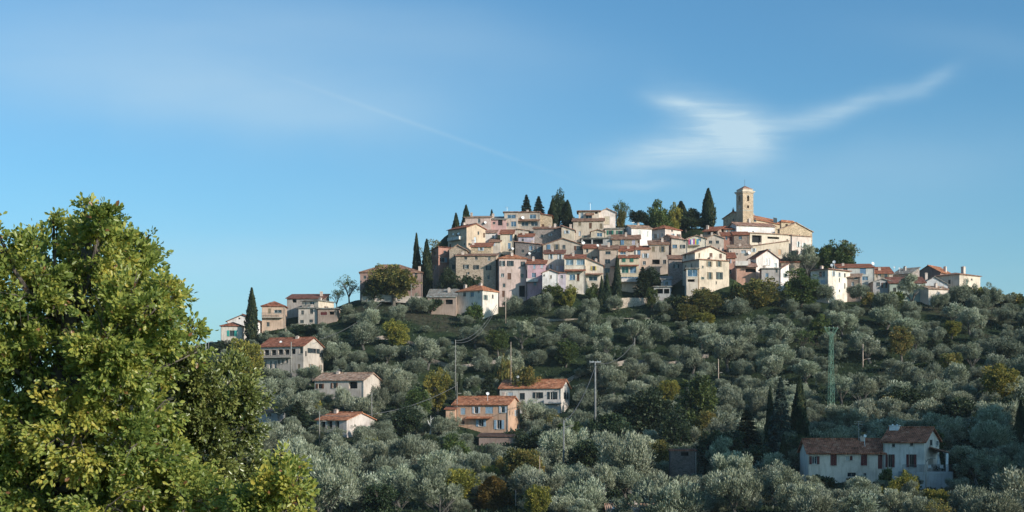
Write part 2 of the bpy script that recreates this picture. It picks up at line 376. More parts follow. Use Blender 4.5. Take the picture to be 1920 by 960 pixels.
# --- the village, upper left to lower right
H('long brownish pink house with a low hip roof behind the brownish round tree', 675, 792, None, 511, 557, 363, 'hip', BRICKP, T_BRN, [(771, 516, 5, 11), (780, 517, 5, 10), (684, 520, 5, 6), (725, 518, 6, 8), (748, 520, 6, 8)], [('chim', 786, 500)], rise=2.6, R=12, a=-3)
H('tall narrow brick red house beside the two dark cypresses', 809, 822, 852, 463, 545, 374, 'shed_l', RED, T_DRK, [(815, 476, 3, 8), (816, 500, 3, 8), (829, 487, 9, 8, 's', LB), (834, 472, 5, 4)], rise=.7, R=5.2, L=3.4)
H('ochre and pink house with a white railed balcony under two small cypresses', 840, 875, 910, 426, 475, 384, 'gable_r', OCHRE, T_RED, [(857, 441, 3, 8), (861, 441, 3, 8), (891, 450, 4, 11, 'd', PW), (897, 437, 3, 6), (908, 441, 4, 8, 'd', WD)], [('balc', 855, 448, 22, 8), ('dish', 869, 438, 4), ('dish', 887, 439, 3)], rise=.9, R=6.6)
H('plain mauve pink house, topmost on the left shoulder of the village', 872, 920, None, 407, 428, 398, 'shed_f', PINKB, T_PALE, [(898, 414, 5, 8, '', DK), (907, 419, 4, 3)], [('dish', 911, 417, 4)], rise=.5, R=7)
H('low pink house with a dark doorway right of the mauve pink one', 921, 949, None, 411, 428, 399, 'shed_f', PINK, T_GRY, [(938, 417, 8, 11, 'o'), (926, 418, 5, 4)], [('chim', 923, 401)], rise=.8, R=6)
H('tan flat roofed house with a wide blue picture window on the crest', 945, 971, None, 398, 430, 400, 'flat', BEIGE, T_BRN, [(959, 406, 16, 7, 'g', BL), (963, 420, 10, 10, 'g', BL), (951, 421, 5, 7)], [('ant', 951, 388)], R=7)
H('grey beige flat roofed house carrying two white satellite dishes side by side', 971, 1012, None, 398, 430, 401, 'flat', ('p', (.46, .40, .33)), T_BRN, [(999, 406, 12, 8, 'g', BL), (984, 420, 13, 8, 'g', DK), (1002, 420, 13, 8, 'g', DK)], [('dish', 981, 401, 5), ('dish', 981, 408, 5), ('chim', 989, 394), ('awn', 992, 413, 42, 3)], R=7)
H('small pale stone house at the foot of the crest pines', 1011, 1034, None, 404, 430, 403, 'shed_c', STL, T_RED, [(1018, 423, 5, 5, 'd', WD)], rise=.6, R=6)
H('narrow cream house with pale blue window shutters in a vertical row', 938, 962, None, 438, 478, 388, 'shed_f', ('p', (.66, .58, .43)), T_RED, [(958, 446, 4, 12, 'c', BL), (955, 461, 5, 11, 'c', BL)], [('dish', 962, 466, 4)], R=6)
H('little white house under the ochre house with one square window', 910, 930, None, 436, 452, 391, 'shed_f', WHITE, T_PNK, [(924, 444, 4, 6)], rise=.6, R=5)
H('cream cottage with a brown roof below the little white house', 918, 938, None, 453, 470, 386, 'shed_f', CREAM, T_BRN, [(923, 458, 5, 6, 's', PW)], rise=.7, R=5)
H('sunlit golden rubble stone house above the long grey stone house', 883, 921, None, 462, 482, 376, 'shed_f', STL, T_RED, [(902, 467, 5, 6, 's', PW)], [('chim', 886, 450)], rise=.9, R=6)
H('small grey stone house with a pale gable left of the golden stone house', 842, 874, None, 468, 505, 372, 'gable_l', ST, T_PALE, [(852, 480, 3, 6, 'd', DK), (866, 472, 3, 4)], rise=1.2, R=6)
H('large weathered stone house with dark shutters and three rows of windows', 855, 930, None, 479, 548, 364, 'shed_f', ('s', (.46, .39, .30)), T_BRN, [(873, 484, 5, 6), (893, 484, 5, 6), (917, 485, 5, 7), (874, 500, 5, 8, 's', DK), (893, 501, 5, 8, 's', DK), (916, 502, 5, 9, 's', DK), (916, 520, 4, 7)], [('chim', 868, 472)], rise=.6, R=8)
H('white villa with a hipped red roof and two chimneys below the stone house', 857, 905, 934, 544, 588, 350, 'hip', ('p', (.70, .66, .56)), T_COR, [(871, 552, 6, 8), (885, 552, 7, 9, '', BL), (924, 556, 3, 7), (898, 547, 2, 3)], [('chim', 860, 534), ('chim', 901, 531)], rise=1.7, R=6.4)
H('low dark lean-to building beside the white hipped villa', 802, 855, None, 556, 580, 352, 'shed_f', BROWN, T_GRY, [(818, 566, 22, 9, 'o'), (842, 566, 14, 9, 'o')], rise=1.6, R=6)
H('tall pinkish house with an orange hip roof and a long thin balcony', 931, 936, 987, 484, 562, 361, 'hip', PINKB, T_COR, [(942, 494, 5, 10, 's', DK), (957, 494, 6, 10, 's', DK), (982, 495, 5, 9, 's', DK), (942, 516, 6, 7), (955, 518, 7, 12, 'd', WD), (979, 517, 6, 7), (945, 535, 5, 7), (944, 551, 5, 12, 'd', WD), (979, 546, 11, 21, 'o')], [('chim', 960, 474), ('balcr', 956, 527, 34, 6)], rise=1.5, L=7)
H('candy pink house with a small white balcony', 988, 1023, None, 494, 552, 360, 'shed_f', ROSE, T_RED, [(1002, 500, 4, 8, 'c', LB), (1016, 499, 4, 7, 'c', PW), (1001, 516, 8, 9, 'g', BL), (1003, 532, 6, 7, '', BL)], [('balc', 998, 526, 22, 5)], R=7)
H('beige house with grey blue shutters beside the candy pink house', 1020, 1058, None, 475, 525, 365, 'shed_f', CREAM, T_DRK, [(1033, 481, 4, 9, 's', PW), (1050, 482, 4, 9, 's', PW), (1033, 500, 4, 9, 's', PW), (1053, 503, 7, 10, 'c', LILAC[1]), (1045, 503, 4, 9, 'c', WH)], rise=.8, R=6)
H('broad stone fronted gable house in the middle of the village', 1018, 1093, None, 459, 500, 375, 'gable_l', ('p', (.50, .42, .33)), T_BRN, [(1029, 463, 6, 9, 'c', BL), (1044, 463, 5, 10, 's', BS), (1058, 463, 5, 8), (1084, 465, 7, 8, 's', WD)], [('dish', 1093, 456, 4)], rise=1.75, R=9)
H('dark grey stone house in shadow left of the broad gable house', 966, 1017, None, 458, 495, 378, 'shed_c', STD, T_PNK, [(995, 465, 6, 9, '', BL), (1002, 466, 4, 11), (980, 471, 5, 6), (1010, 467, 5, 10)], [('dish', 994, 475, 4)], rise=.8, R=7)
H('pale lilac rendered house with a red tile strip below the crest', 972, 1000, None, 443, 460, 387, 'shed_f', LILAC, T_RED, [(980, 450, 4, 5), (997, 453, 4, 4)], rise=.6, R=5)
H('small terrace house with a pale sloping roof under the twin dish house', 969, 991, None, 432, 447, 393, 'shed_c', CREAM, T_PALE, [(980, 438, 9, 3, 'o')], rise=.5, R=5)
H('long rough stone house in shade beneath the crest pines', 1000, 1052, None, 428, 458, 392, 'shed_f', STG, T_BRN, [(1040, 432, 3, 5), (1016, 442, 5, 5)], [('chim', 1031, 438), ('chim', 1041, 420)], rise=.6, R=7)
H('yellow ochre house with a slanting roof and one small window', 1053, 1077, None, 431, 450, 388, 'shed_c', YEL, T_PNK, [(1063, 435, 5, 6, 's', PW)], [('chim', 1070, 421)], rise=1.2, R=6)
H('large beige house with brown shutters below the white gable on the crest', 1074, 1132, None, 414, 452, 394, 'shed_f', ('p', (.55, .47, .36)), T_BRN, [(1087, 420, 5, 7, 'c', BS), (1107, 423, 5, 11, 'c', WD), (1127, 424, 5, 10, 'c', BS), (1087, 438, 4, 9, 'd', PW)], R=8)
H('cream flat roofed attic house with white window frames on the crest', 1085, 1123, None, 396, 418, 401, 'flat', CREAM, T_BRN, [(1091, 405, 6, 12, 'g', LB), (1104, 407, 12, 7, 'g', DK), (1118, 399, 5, 4, 'o')], [('ant', 1107, 380), ('awn', 1106, 402, 16, 4)], R=6, oh=.6)
H('tall bare white gable house, highest on the crest', 1122, 1154, None, 398, 430, 402, 'gable_l', ('p', (.80, .70, .62)), T_PALE, [(1138, 413, 10, 15, 'c', (.60, .50, .38))], rise=1.1, R=8)
H('grey house with emerald green shutters under the bare white gable', 1134, 1170, None, 429, 448, 391, 'flat', ('p', (.50, .47, .38)), T_GRY, [(1144, 436, 6, 8, 's', GN), (1161, 436, 5, 7, 's', GN)], R=6)
H('small ochre house with one big white framed window', 1108, 1133, None, 434, 450, 389, 'gable_l', YEL, T_BRN, [(1124, 440, 10, 7, 'g', BL)], rise=.5, R=5)
H('dark open veranda building under the small ochre house', 1090, 1147, None, 447, 465, 384, 'flat', GREYP, T_GRY, [(1101, 453, 16, 9, 'o'), (1121, 453, 19, 9, 'o')], [('dish', 1095, 455, 4)], R=6)
H('tan stone house with a brown tile roof and two blue lilac shutters', 1148, 1200, None, 448, 472, 383, 'shed_f', ST, T_BRN, [(1167, 454, 6, 10, 'c', BL), (1188, 454, 6, 10, 'c', LILAC[1]), (1198, 456, 4, 10, 'd', WD)], rise=1.3, R=7)
H('big bright white house with a brown side gable', 1170, 1184, 1222, 427, 466, 389, 'gable_l', WHITE, T_PALE, [(1199, 436, 4, 9, 'c', (.6, .6, .55)), (1214, 438, 3, 9, 'c', (.6, .6, .55))], [('ant', 1175, 417)], rise=.9, L=5.2)
H('long white house under a low red hip roof behind the brown gable', 1206, 1247, 1277, 428, 458, 398, 'hip', ('p', (.70, .58, .50)), T_RED, [(1260, 432, 3, 4), (1224, 430, 6, 4), (1229, 443, 6, 9, 's', WH)], [('chim', 1226, 415), ('chim', 1208, 425)], rise=1.6, R=7)
H('low salmon red house with a long sloping tile roof', 1238, 1264, 1290, 447, 462, 386, 'gable_l', SALMON, T_PNK, [(1250, 452, 5, 4, '', GREYP[1])], rise=1.1, R=8)
H('beige house with grey shutters and a mossy brown roof', 1217, 1254, None, 458, 505, 376, 'shed_f', ('p', (.48, .40, .32)), T_BRN, [(1225, 467, 6, 10, 'c', BS), (1242, 467, 5, 11, 's', BS), (1230, 491, 14, 9, 'o'), (1246, 491, 6, 8)], rise=1.1, R=7)
H('peach house with a red tile roof and a blue shutter', 1186, 1218, None, 467, 512, 374, 'shed_f', ('p', (.60, .45, .34)), T_RED, [(1190, 473, 4, 9, 's', WH), (1198, 474, 6, 10, 'c', BL), (1208, 493, 6, 7)], rise=.8, R=6)
H('yellow and green house with a glazed loggia and green shutters', 1161, 1198, None, 483, 540, 363, 'shed_f', ('p', (.60, .51, .34)), T_RED, [(1170, 487, 6, 8, 'c', GN), (1185, 487, 6, 8, 'c', GN), (1172, 506, 13, 12, 'g', GN), (1187, 506, 12, 12, 'g', BL), (1180, 523, 33, 8, 'g', BL)], [('balc', 1180, 527, 36, 3), ('awn', 1180, 498, 36, 2)], rise=.7, R=7)
H('tall tan house with three dark windows above one another', 1124, 1159, None, 467, 535, 367, 'shed_f', ('p', (.55, .43, .33)), T_BRN, [(1140, 474, 10, 6), (1139, 490, 10, 8), (1139, 507, 9, 9)], [('awn', 1150, 500, 10, 2)], rise=1.0, R=7)
H('low house with a red roof and a long blue window behind the cypress', 1152, 1187, None, 470, 486, 370, 'shed_f', CREAM, T_RED, [(1169, 475, 13, 5, 'g', BL)], [('chim', 1178, 470)], rise=1.0, R=5)
H('plain tan house with a thin red roof strip right of the broad gable house', 1094, 1124, None, 465, 495, 371, 'shed_f', ('p', (.56, .46, .33)), T_RED, [(1101, 470, 4, 7), (1115, 485, 5, 8, 's', WD)], [('dish', 1121, 460, 4)], rise=.9, R=6)
H('cream house with two large glazed verandas and a blue door below', 1059, 1097, None, 484, 545, 357, 'shed_f', ('p', (.68, .62, .50)), T_RED, [(1068, 492, 14, 10, 'g', LB), (1088, 492, 14, 10, 'g', LB), (1073, 520, 11, 11, 'g', BL), (1084, 520, 5, 14, 'd', WD)], [('awn', 1080, 507, 42, 3)], rise=.8, R=6)
H('cream house with yellow shutters under a long slanting roof edge', 1097, 1131, None, 497, 540, 358, 'shed_c', ('p', (.70, .60, .46)), T_PNK, [(1113, 503, 5, 8, 's', YS), (1112, 522, 16, 9, 'g', DK)], [('awn', 1114, 514, 34, 2)], rise=2.0, R=6)
H('tiny bright white house with a pink tile roof right of the candy pink house', 1017, 1046, None, 511, 540, 355, 'gable_l', WHITE, T_PNK, [(1020, 516, 3, 3), (1033, 519, 3, 6, 'd', BS)], rise=.7, R=5)
H('pale lilac annex with laundry colours behind the yellow leaved bush', 1046, 1061, None, 512, 535, 357, 'flat', LILAC, T_BRN, [(1053, 519, 5, 7)], R=4)
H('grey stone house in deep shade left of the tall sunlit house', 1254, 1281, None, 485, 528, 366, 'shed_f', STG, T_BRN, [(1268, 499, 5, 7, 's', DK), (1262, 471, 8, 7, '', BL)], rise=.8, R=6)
H('low open pergola shelter with three white posts', 1226, 1258, None, 538, 557, 352, 'flat', GREYP, T_GRY, [(1237, 546, 12, 9, 'o'), (1250, 546, 10, 9, 'o')], R=4)
H('small bluish shed behind the pergola shelter', 1240, 1259, None, 523, 545, 357, 'shed_f', ('p', (.40, .44, .50)), T_GRY, [(1228, 512, 4, 8), (1250, 531, 6, 6)], rise=.3, R=4)
H('pale cream house with a tiny square window and terracotta parapet', 1259, 1289, None, 450, 482, 379, 'shed_c', CREAM, T_PNK, [(1284, 451, 3, 4), (1265, 462, 9, 7, '', BL)], [('chim', 1276, 470)], rise=.6, R=6)
H('cream gable house with bright laundry hanging on its balcony', 1288, 1324, None, 447, 472, 381, 'gable_l', ('p', (.62, .58, .46)), T_PALE, [(1301, 451, 6, 7, '', BL), (1312, 450, 5, 6, '', BL)], [('laundry', 1301, 456, 22, 8)], rise=.8, R=6)
H('plain beige gable house with two square windows below the cypress', 1323, 1357, None, 446, 468, 383, 'gable_l', BEIGE, T_PALE, [(1332, 454, 6, 6), (1345, 454, 6, 6)], rise=.9, R=6)
H('red rendered house with a blue window left of the brown stone house', 1354, 1376, None, 441, 465, 388, 'shed_f', RED, T_RED, [(1362, 446, 4, 7, '', BL), (1370, 448, 5, 8, 'c', DR)], rise=.8, R=6)
H('brown stone house with a red roof strip and small blue window', 1376, 1404, None, 440, 470, 387, 'shed_f', ('s', (.30, .24, .20)), T_RED, [(1388, 446, 6, 6, '', BL)], rise=.8, R=6)
H('red roofed house with a dark open loft right of the tallest cypress', 1319, 1346, 1358, 432, 450, 395, 'shed_f', BROWN, T_RED, [(1335, 437, 17, 6, 'o')], [('chim', 1320, 423)], rise=1.0, R=5)
H('little brown house with white windows below the church gable', 1357, 1380, None, 429, 440, 397, 'shed_f', BROWN, T_RED, [(1363, 433, 4, 5, '', WH), (1373, 434, 8, 5, '', PW)], rise=.4, R=4)
H('long white house with a dark gable end below the church tower', 1366, 1381, 1453, 422, 446, 396, 'gable_l', WHITE, T_PNK, [], [('chim', 1405, 410)], rise=1.0, L=5.4)
H('cream house with a wide shaded roof terrace below the long white house', 1403, 1406, 1485, 437, 470, 391, 'flat', ('p', (.66, .58, .44)), T_PALE, [(1419, 448, 18, 13, 'o'), (1476, 453, 3, 9, 'd', BS), (1450, 446, 22, 3, 'o')], R=13.5)
H('yellow house under a long brown tile lean-to roof right of the brown stone house', 1405, 1408, 1479, 461, 486, 385, 'shed_f', YEL, T_PNK, [(1413, 469, 4, 7, 's', PW), (1440, 471, 9, 8, 'g', WH), (1462, 473, 6, 10, 'd', ORANGE[1])], [('chim', 1427, 468)], R=11, rise=.9)
H('big golden stone hall with a broad gable at the right end of the village crest', 1458, 1462, 1523, 430, 482, 395, 'gable_r', STL, T_PALE, [(1499, 441, 2, 3), (1512, 447, 2, 3)], rise=1.9, R=11.5)
H('pinkish white lower front of the stone hall with tall pale windows', 1482, 1485, 1521, 442, 485, 390, 'flat', ('p', (.72, .60, .52)), T_PALE, [(1497, 458, 3, 10, 's', WH), (1508, 460, 4, 9, 's', WH), (1517, 464, 3, 8, 's', WH)], R=6.4)
H('tall sunlit cream house with grey shutters standing forward in the village', 1280, 1311, 1367, 487, 556, 351, 'flat', ('p', (.62, .52, .38)), T_BRN, [(1330, 495, 5, 10, 's', BS), (1348, 495, 5, 10, 's', BS), (1331, 517, 5, 13, 's', BS), (1349, 517, 6, 13, 's', DK), (1343, 530, 2, 5), (1297, 498, 2, 9), (1285, 501, 3, 8, 'a')], R=9, oh=.3)
H('white gabled attic house set back above the tall sunlit cream house', 1280, 1303, 1361, 473, 492, 354, 'gable_r', ('p', (.72, .64, .50)), T_BRN, [(1311, 479, 3, 8, 'd', BS), (1333, 479, 5, 9, 'd', WD), (1351, 480, 4, 8, 'd', WD), (1285, 481, 2, 8)], [('chim', 1350, 464)], rise=1.4, R=9)
H('cream terrace annex with a blue glass sunroom left of the tall sunlit house', 1287, 1309, None, 504, 556, 349, 'flat', CREAM, T_GRY, [(1299, 512, 20, 13, 'g', BL), (1296, 526, 13, 5, 'o')], R=5, a=2)
H('narrow salmon house between the tall sunlit house and the white gable house', 1364, 1379, None, 483, 527, 371, 'shed_f', SALMON, T_RED, [(1369, 509, 4, 7, '', LILAC[1]), (1368, 490, 3, 7, 's', PW)], R=5)
H('pale house with pink chimneys behind the narrow salmon house', 1366, 1409, None, 464, 492, 380, 'shed_f', ('p', (.62, .50, .40)), T_PALE, [(1370, 474, 2, 8), (1394, 472, 9, 6, 'g', PW), (1382, 476, 3, 3)], [('chim', 1387, 458), ('dish', 1404, 474, 5)], rise=.7, R=6)
H('bright white gable house with a dark red roof and twin white doors', 1402, 1418, 1460, 483, 525, 366, 'gable_r', ('p', (.80, .74, .68)), T_DRK, [(1437, 491, 3, 12, 'd', WH), (1442, 491, 3, 12, 'd', WH)], rise=1.8, R=6.6)
H('salmon terrace wing with a white railing left of the white gable house', 1380, 1418, None, 500, 530, 363, 'shed_f', SALMON, T_PNK, [(1408, 507, 20, 7, 'o')], [('awn', 1412, 500, 28, 2), ('balc', 1390, 494, 24, 8)], R=5)
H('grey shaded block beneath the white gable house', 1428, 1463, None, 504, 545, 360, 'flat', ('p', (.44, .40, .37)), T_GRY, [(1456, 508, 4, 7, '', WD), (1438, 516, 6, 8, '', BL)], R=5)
H('narrow sunlit white annex at the corner of the grey block', 1461, 1464, 1479, 503, 545, 361, 'shed_f', WHITE, T_PNK, [], rise=.6, R=3)
H('low stone cottage with a dark red roof and chimneys left of the olive clump', 1465, 1499, None, 491, 515, 372, 'shed_f', ST, T_RED, [], [('chim', 1470, 482), ('chim', 1475, 484), ('ant', 1496, 480)], rise=.7, R=6)
# --- church
H('golden stone church nave with a coral tile roof behind the bell tower', 1356, 1393, 1466, 406, 440, 404, 'gable_l', STL, T_COR, [(1415, 412, 4, 7), (1453, 413, 7, 9), (1363, 415, 2, 6), (1375, 412, 3, 4)], [('cross', 1371, 386)], rise=1.7, L=6.6, cat='church', name='church_nave', group=None)
H('small stone apse with a coral roof at the end of the church', 1462, 1465, 1490, 416, 440, 410, 'hip', STL, T_COR, [(1475, 422, 5, 3, 'o')], rise=.6, R=5, cat='church', name='church_apse', group=None)
# --- right end of the ridge
H('large sunlit white house with seven small windows right of the round dark green tree', 1520, 1553, 1594, 505, 560, 351, 'flat', ('p', (.78, .71, .58)), T_PNK, [(1541, 514, 12, 12, 'g', DK), (1543, 530, 9, 12, 'c', PW), (1563, 513, 3, 9, 's', PW), (1574, 515, 2, 8, 's', PW), (1584, 516, 3, 7), (1574, 525, 2, 7), (1584, 536, 2, 10), (1574, 545, 2, 4)], [('dish', 1560, 497, 5), ('dish', 1564, 491, 5), ('chim', 1525, 499)], R=9, oh=.5)
H('brownish cube house with a lit right edge beside the large white house', 1588, 1613, 1616, 519, 556, 355, 'shed_f', BROWN, T_PALE, [(1605, 522, 7, 4), (1600, 545, 14, 8, 'c', (.55, .45, .32))], rise=.5, R=5)
H('blue grey house with bright blue shutters and a thin red roof', 1572, 1639, None, 501, 556, 361, 'shed_f', ('p', (.48, .50, .47)), T_RED, [(1585, 506, 8, 7), (1618, 508, 11, 12, 'c', BL), (1622, 522, 11, 8, 'g', BL), (1619, 545, 8, 7, 'g', BL)], [('dish', 1638, 494, 5), ('chim', 1581, 494)], rise=.8, R=7)
H('tan house with a stepped red roof right of the blue shuttered house', 1640, 1674, None, 512, 535, 364, 'shed_f', ('p', (.55, .46, .36)), T_RED, [(1649, 516, 6, 8, 's', BS), (1661, 516, 6, 8, 's', BS)], [('chim', 1649, 502)], rise=1.4, R=6)
H('grey gabled cottage in shade below the stepped red roof', 1637, 1673, None, 528, 556, 356, 'gable_l', GREYP, T_GRY, [(1647, 533, 6, 8), (1658, 535, 5, 10, 's', WD)], rise=.7, R=5)
H('mottled grey stone house with a sunlit yellow end wall', 1674, 1708, 1724, 512, 535, 366, 'shed_f', STG, T_GRY, [(1683, 514, 4, 4), (1714, 521, 4, 5, 's', PW)], [('dish', 1677, 501, 3), ('dish', 1687, 503, 3)], R=5)
H('long low grey green building with a flat dark roof edge', 1668, 1735, None, 530, 560, 354, 'shed_f', GREENP, T_DRK, [(1724, 533, 9, 7, 'd', GREYP[1])], R=5)
H('bluish white gable wall behind the low sunlit white house', 1728, 1777, None, 533, 545, 358, 'gable_l', ('p', (.56, .58, .60)), T_GRY, [], [('chim', 1737, 512)], rise=1.9, R=6)
H('low sunlit white house with a long sloping roof at the right foot of the ridge', 1719, 1741, 1778, 541, 560, 351, 'gable_l', ('p', (.66, .59, .49)), T_PALE, [(1763, 539, 3, 3)], rise=.7, R=6)
H('rosy brown gable house with a bright coral roof on the right end of the ridge', 1718, 1763, 1786, 510, 525, 371, 'gable_l', BRICKP, T_COR, [], [('chim', 1772, 500)], rise=1.9, R=8)
H('wide low house with a tall chimney, last on the right end of the ridge', 1748, 1799, 1838, 514, 550, 360, 'hip', ('p', (.64, .55, .43)), T_BRN, [(1822, 524, 3, 3)], [('chimb', 1806, 500)], rise=.9, R=9)
# --- houses spread over the slope
VG = 'houses scattered on the olive slope'
H('small white house with turquoise shutters at the far left of the hill', 414, 454, 460, 611, 640, 342, 'hip', ('p', (.62, .57, .48)), T_RED, [(435, 625, 9, 11, 's', TQ), (457, 624, 2, 8)], rise=1.0, R=5, name='hillside_house', group=VG)
H('white gable house behind the house with turquoise shutters', 426, 484, None, 602, 632, 349, 'gable_l', WHITE, T_DRK, [(449, 597, 3, 3, 'o')], rise=1.6, R=7, name='hillside_house', group=VG)
H('peach house with a white balcony right of the tall lone cypress', 491, 534, 538, 574, 614, 351, 'hip', ('p', (.56, .40, .28)), T_RED, [(505, 583, 5, 9, 'd', BS), (521, 584, 14, 6, 'g', DK)], [('balcr', 511, 591, 40, 8)], rise=1.4, R=6, name='hillside_house', group=VG)
H('long dark red roofed house above the peach house', 538, 607, None, 559, 585, 360, 'shed_f', ('p', (.36, .32, .28)), T_DRK, [(552, 564, 8, 7, 'o'), (590, 565, 10, 6)], [('chim', 603, 547)], rise=1.6, R=7, name='hillside_house', group=VG)
H('lower pale house front with two dark square windows', 559, 595, None, 578, 607, 350, 'flat', ('p', (.52, .46, .39)), T_GRY, [(567, 586, 5, 8), (584, 584, 6, 9), (566, 603, 7, 6), (583, 602, 7, 6)], R=5, name='hillside_house', group=VG)
H('pale upper house with a sunlit wall above the two dark square windows', 566, 597, 626, 564, 590, 354, 'flat', ('p', (.60, .52, .40)), T_GRY, [(573, 569, 3, 6), (585, 568, 9, 7, 'g', DK)], [('dish', 597, 565, 4)], R=7, name='hillside_house', group=VG)
H('wooden rail terrace with brown screens right of the pale upper house', 596, 632, None, 579, 600, 349, 'flat', BROWN, T_GRY, [(607, 588, 12, 6, 'c', DR), (622, 587, 9, 6, 'o')], R=4, name='hillside_terrace', group=None, cat='terrace')
H('long two storey house with a colonnaded gallery behind the yellow tree', 488, 569, 606, 648, 708, 311, 'gable_r', ('p', (.50, .44, .37)), T_RED, [(500, 661, 9, 10, 'o'), (513, 661, 9, 10, 'o'), (526, 660, 9, 10, 'o'), (538, 660, 9, 10, 'o'), (550, 659, 8, 10, 'o'), (497, 685, 5, 15), (507, 684, 5, 15), (516, 684, 5, 15), (523, 679, 4, 8), (530, 678, 4, 8), (538, 677, 4, 8), (497, 703, 5, 9), (536, 699, 9, 8, 'o'), (588, 658, 11, 8, 's', DK), (565, 657, 6, 12)], [('chim', 558, 637), ('balcr', 518, 669, 60, 3), ('dish', 527, 641, 4)], rise=1.7, R=9, name='hillside_house', group=VG)
H('single storey house with a long pale tile roof left of centre slope', 590, 682, 714, 712, 745, 289, 'gable_r', ('p', (.55, .48, .40)), T_PALE, [(600, 724, 7, 9, 's', WD), (627, 723, 6, 10, 's', WD), (662, 722, 16, 13, 'o')], [('chim', 634, 703), ('ant', 636, 692)], rise=1.2, R=8, name='hillside_house', group=VG)
H('low half hidden house with a coral tile roof and thin pillars', 594, 650, 702, 787, 812, 257, 'gable_r', ('p', (.56, .50, .44)), T_COR, [(605, 797, 10, 14, 'o'), (618, 797, 10, 14, 'o'), (632, 797, 8, 14, 'o')], [('chim', 630, 768), ('dish', 660, 774, 5)], rise=1.0, R=9, name='hillside_house', group=VG)
H('orange house with a coral roof and pale blue shutters on the middle slope', 850, 953, 975, 758, 808, 281, 'gable_r', ORANGE, T_COR, [(868, 771, 9, 12, 'c', LB), (893, 769, 7, 12, 's', PW), (917, 769, 14, 12, 'c', LB), (943, 768, 7, 12, 's', PW), (868, 792, 6, 8), (902, 793, 9, 13, 's', LB), (936, 796, 9, 17, 's', LB), (858, 792, 0.1, 0.1, 'x')], [('dish', 914, 738, 5), ('awn', 900, 783, 50, 2)], rise=1.25, R=8, name='hillside_house', group=VG)
H('small red roofed annex at the left end of the orange house', 836, 853, None, 767, 790, 282, 'shed_f', ORANGE, T_RED, [], rise=.6, R=5, name='hillside_annex', group=None)
H('white house with dark shutters and a coral roof behind the orange house', 937, 1052, 1068, 727, 768, 301, 'gable_r', ('p', (.66, .62, .55)), T_COR, [(947, 741, 4, 10, 'c', DK), (957, 741, 9, 10, 'c', PW), (979, 743, 10, 12, 'd', DK), (1009, 741, 9, 11, 's', DK), (1036, 743, 9, 17, 's', DK), (1061, 742, 4, 12, 's', DK)], [('dish', 972, 706, 5), ('balc', 1040, 755, 36, 2)], rise=1.5, R=8, name='hillside_house', group=VG)
H('low red roofed shed in the trees just below the orange house', 898, 963, None, 818, 835, 272, 'shed_f', ('p', (.26, .20, .17)), (.15, .09, .07), [], rise=.5, R=6, name='garden_shed', group=None, cat='shed')
H('long single storey wing with dark red shutters, left half of the shaded villa', 1516, 1657, None, 849, 900, 191, 'gable_r', ('p', (.64, .57, .48)), (.44, .16, .09), [(1527, 863, 9, 15, 's', DR), (1563, 862, 12, 22, 'c', DR), (1589, 859, 6, 8, '', WH), (1596, 859, 5, 8, 'c', DR), (1620, 862, 12, 22, 'c', DR), (1651, 866, 10, 26, 'd', DR), (1597, 890, 16, 8, 'a'), (1622, 890, 6, 6)], [('chim', 1617, 819), ('dish', 1622, 817, 5), ('ant', 1611, 790)], rise=1.45, R=7, a=2, name='villa_wing', group=None, depth=1.5)
H('two storey white villa with a broad white chimney on the lower right slope', 1656, 1733, 1761, 828, 912, 188, 'gable_r', ('p', (.74, .68, .60)), (.44, .16, .09), [(1675, 835, 6, 6), (1709, 833, 6, 6), (1669, 864, 8, 24, 's', DR), (1709, 864, 9, 24, 's', DR), (1745, 830, 4, 11), (1757, 831, 4, 11), (1745, 870, 9, 20, 'o'), (1700, 897, 22, 14, 'o')], [('chimw', 1664, 803)], rise=1.5, R=7, name='hillside_villa', group=None, depth=1.5)
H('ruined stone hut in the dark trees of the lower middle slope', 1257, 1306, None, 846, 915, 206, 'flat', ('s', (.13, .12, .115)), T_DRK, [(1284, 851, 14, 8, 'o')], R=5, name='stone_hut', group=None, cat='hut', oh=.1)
H('house at the bottom edge showing only its tiled ridge and dishes', 1142, 1262, None, 966, 1000, 172, 'gable_r', CREAM, T_PALE, [], [('chim', 1194, 947), ('chim', 1280, 934), ('dish', 1279, 940, 5), ('dish', 1150, 952, 5), ('ant', 1150, 938)], rise=.75, R=7, a=0, name='hillside_house', group=VG)
H('pale low house peeping out right of the big oak', 455, 521, None, 772, 790, 268, 'shed_f', ('p', (.5, .48, .46)), T_PNK, [(505, 778, 8, 6)], rise=.5, R=6, name='hillside_house', group=VG)

for h in HOUSES:
    ca, sa = math.cos(h.a), math.sin(h.a)
    h.w = lambda x, y, h=h, ca=ca, sa=sa: (h.C[0] + x * ca + y * sa, h.C[1] - x * sa + y * ca)
    n = max(2, int(h.L / 3) + 1); m = max(2, int(h.R / 3) + 1)
    for i in range(n):
        for j in range(m):
            x, y = h.w(-h.L * (i + .5) / n, h.R * (j + .5) / m); TARGETS.append((x, y, h.zb - .15))
_T = np.array(TARGETS); _TB = ground_base(_T[:, 0], _T[:, 1])

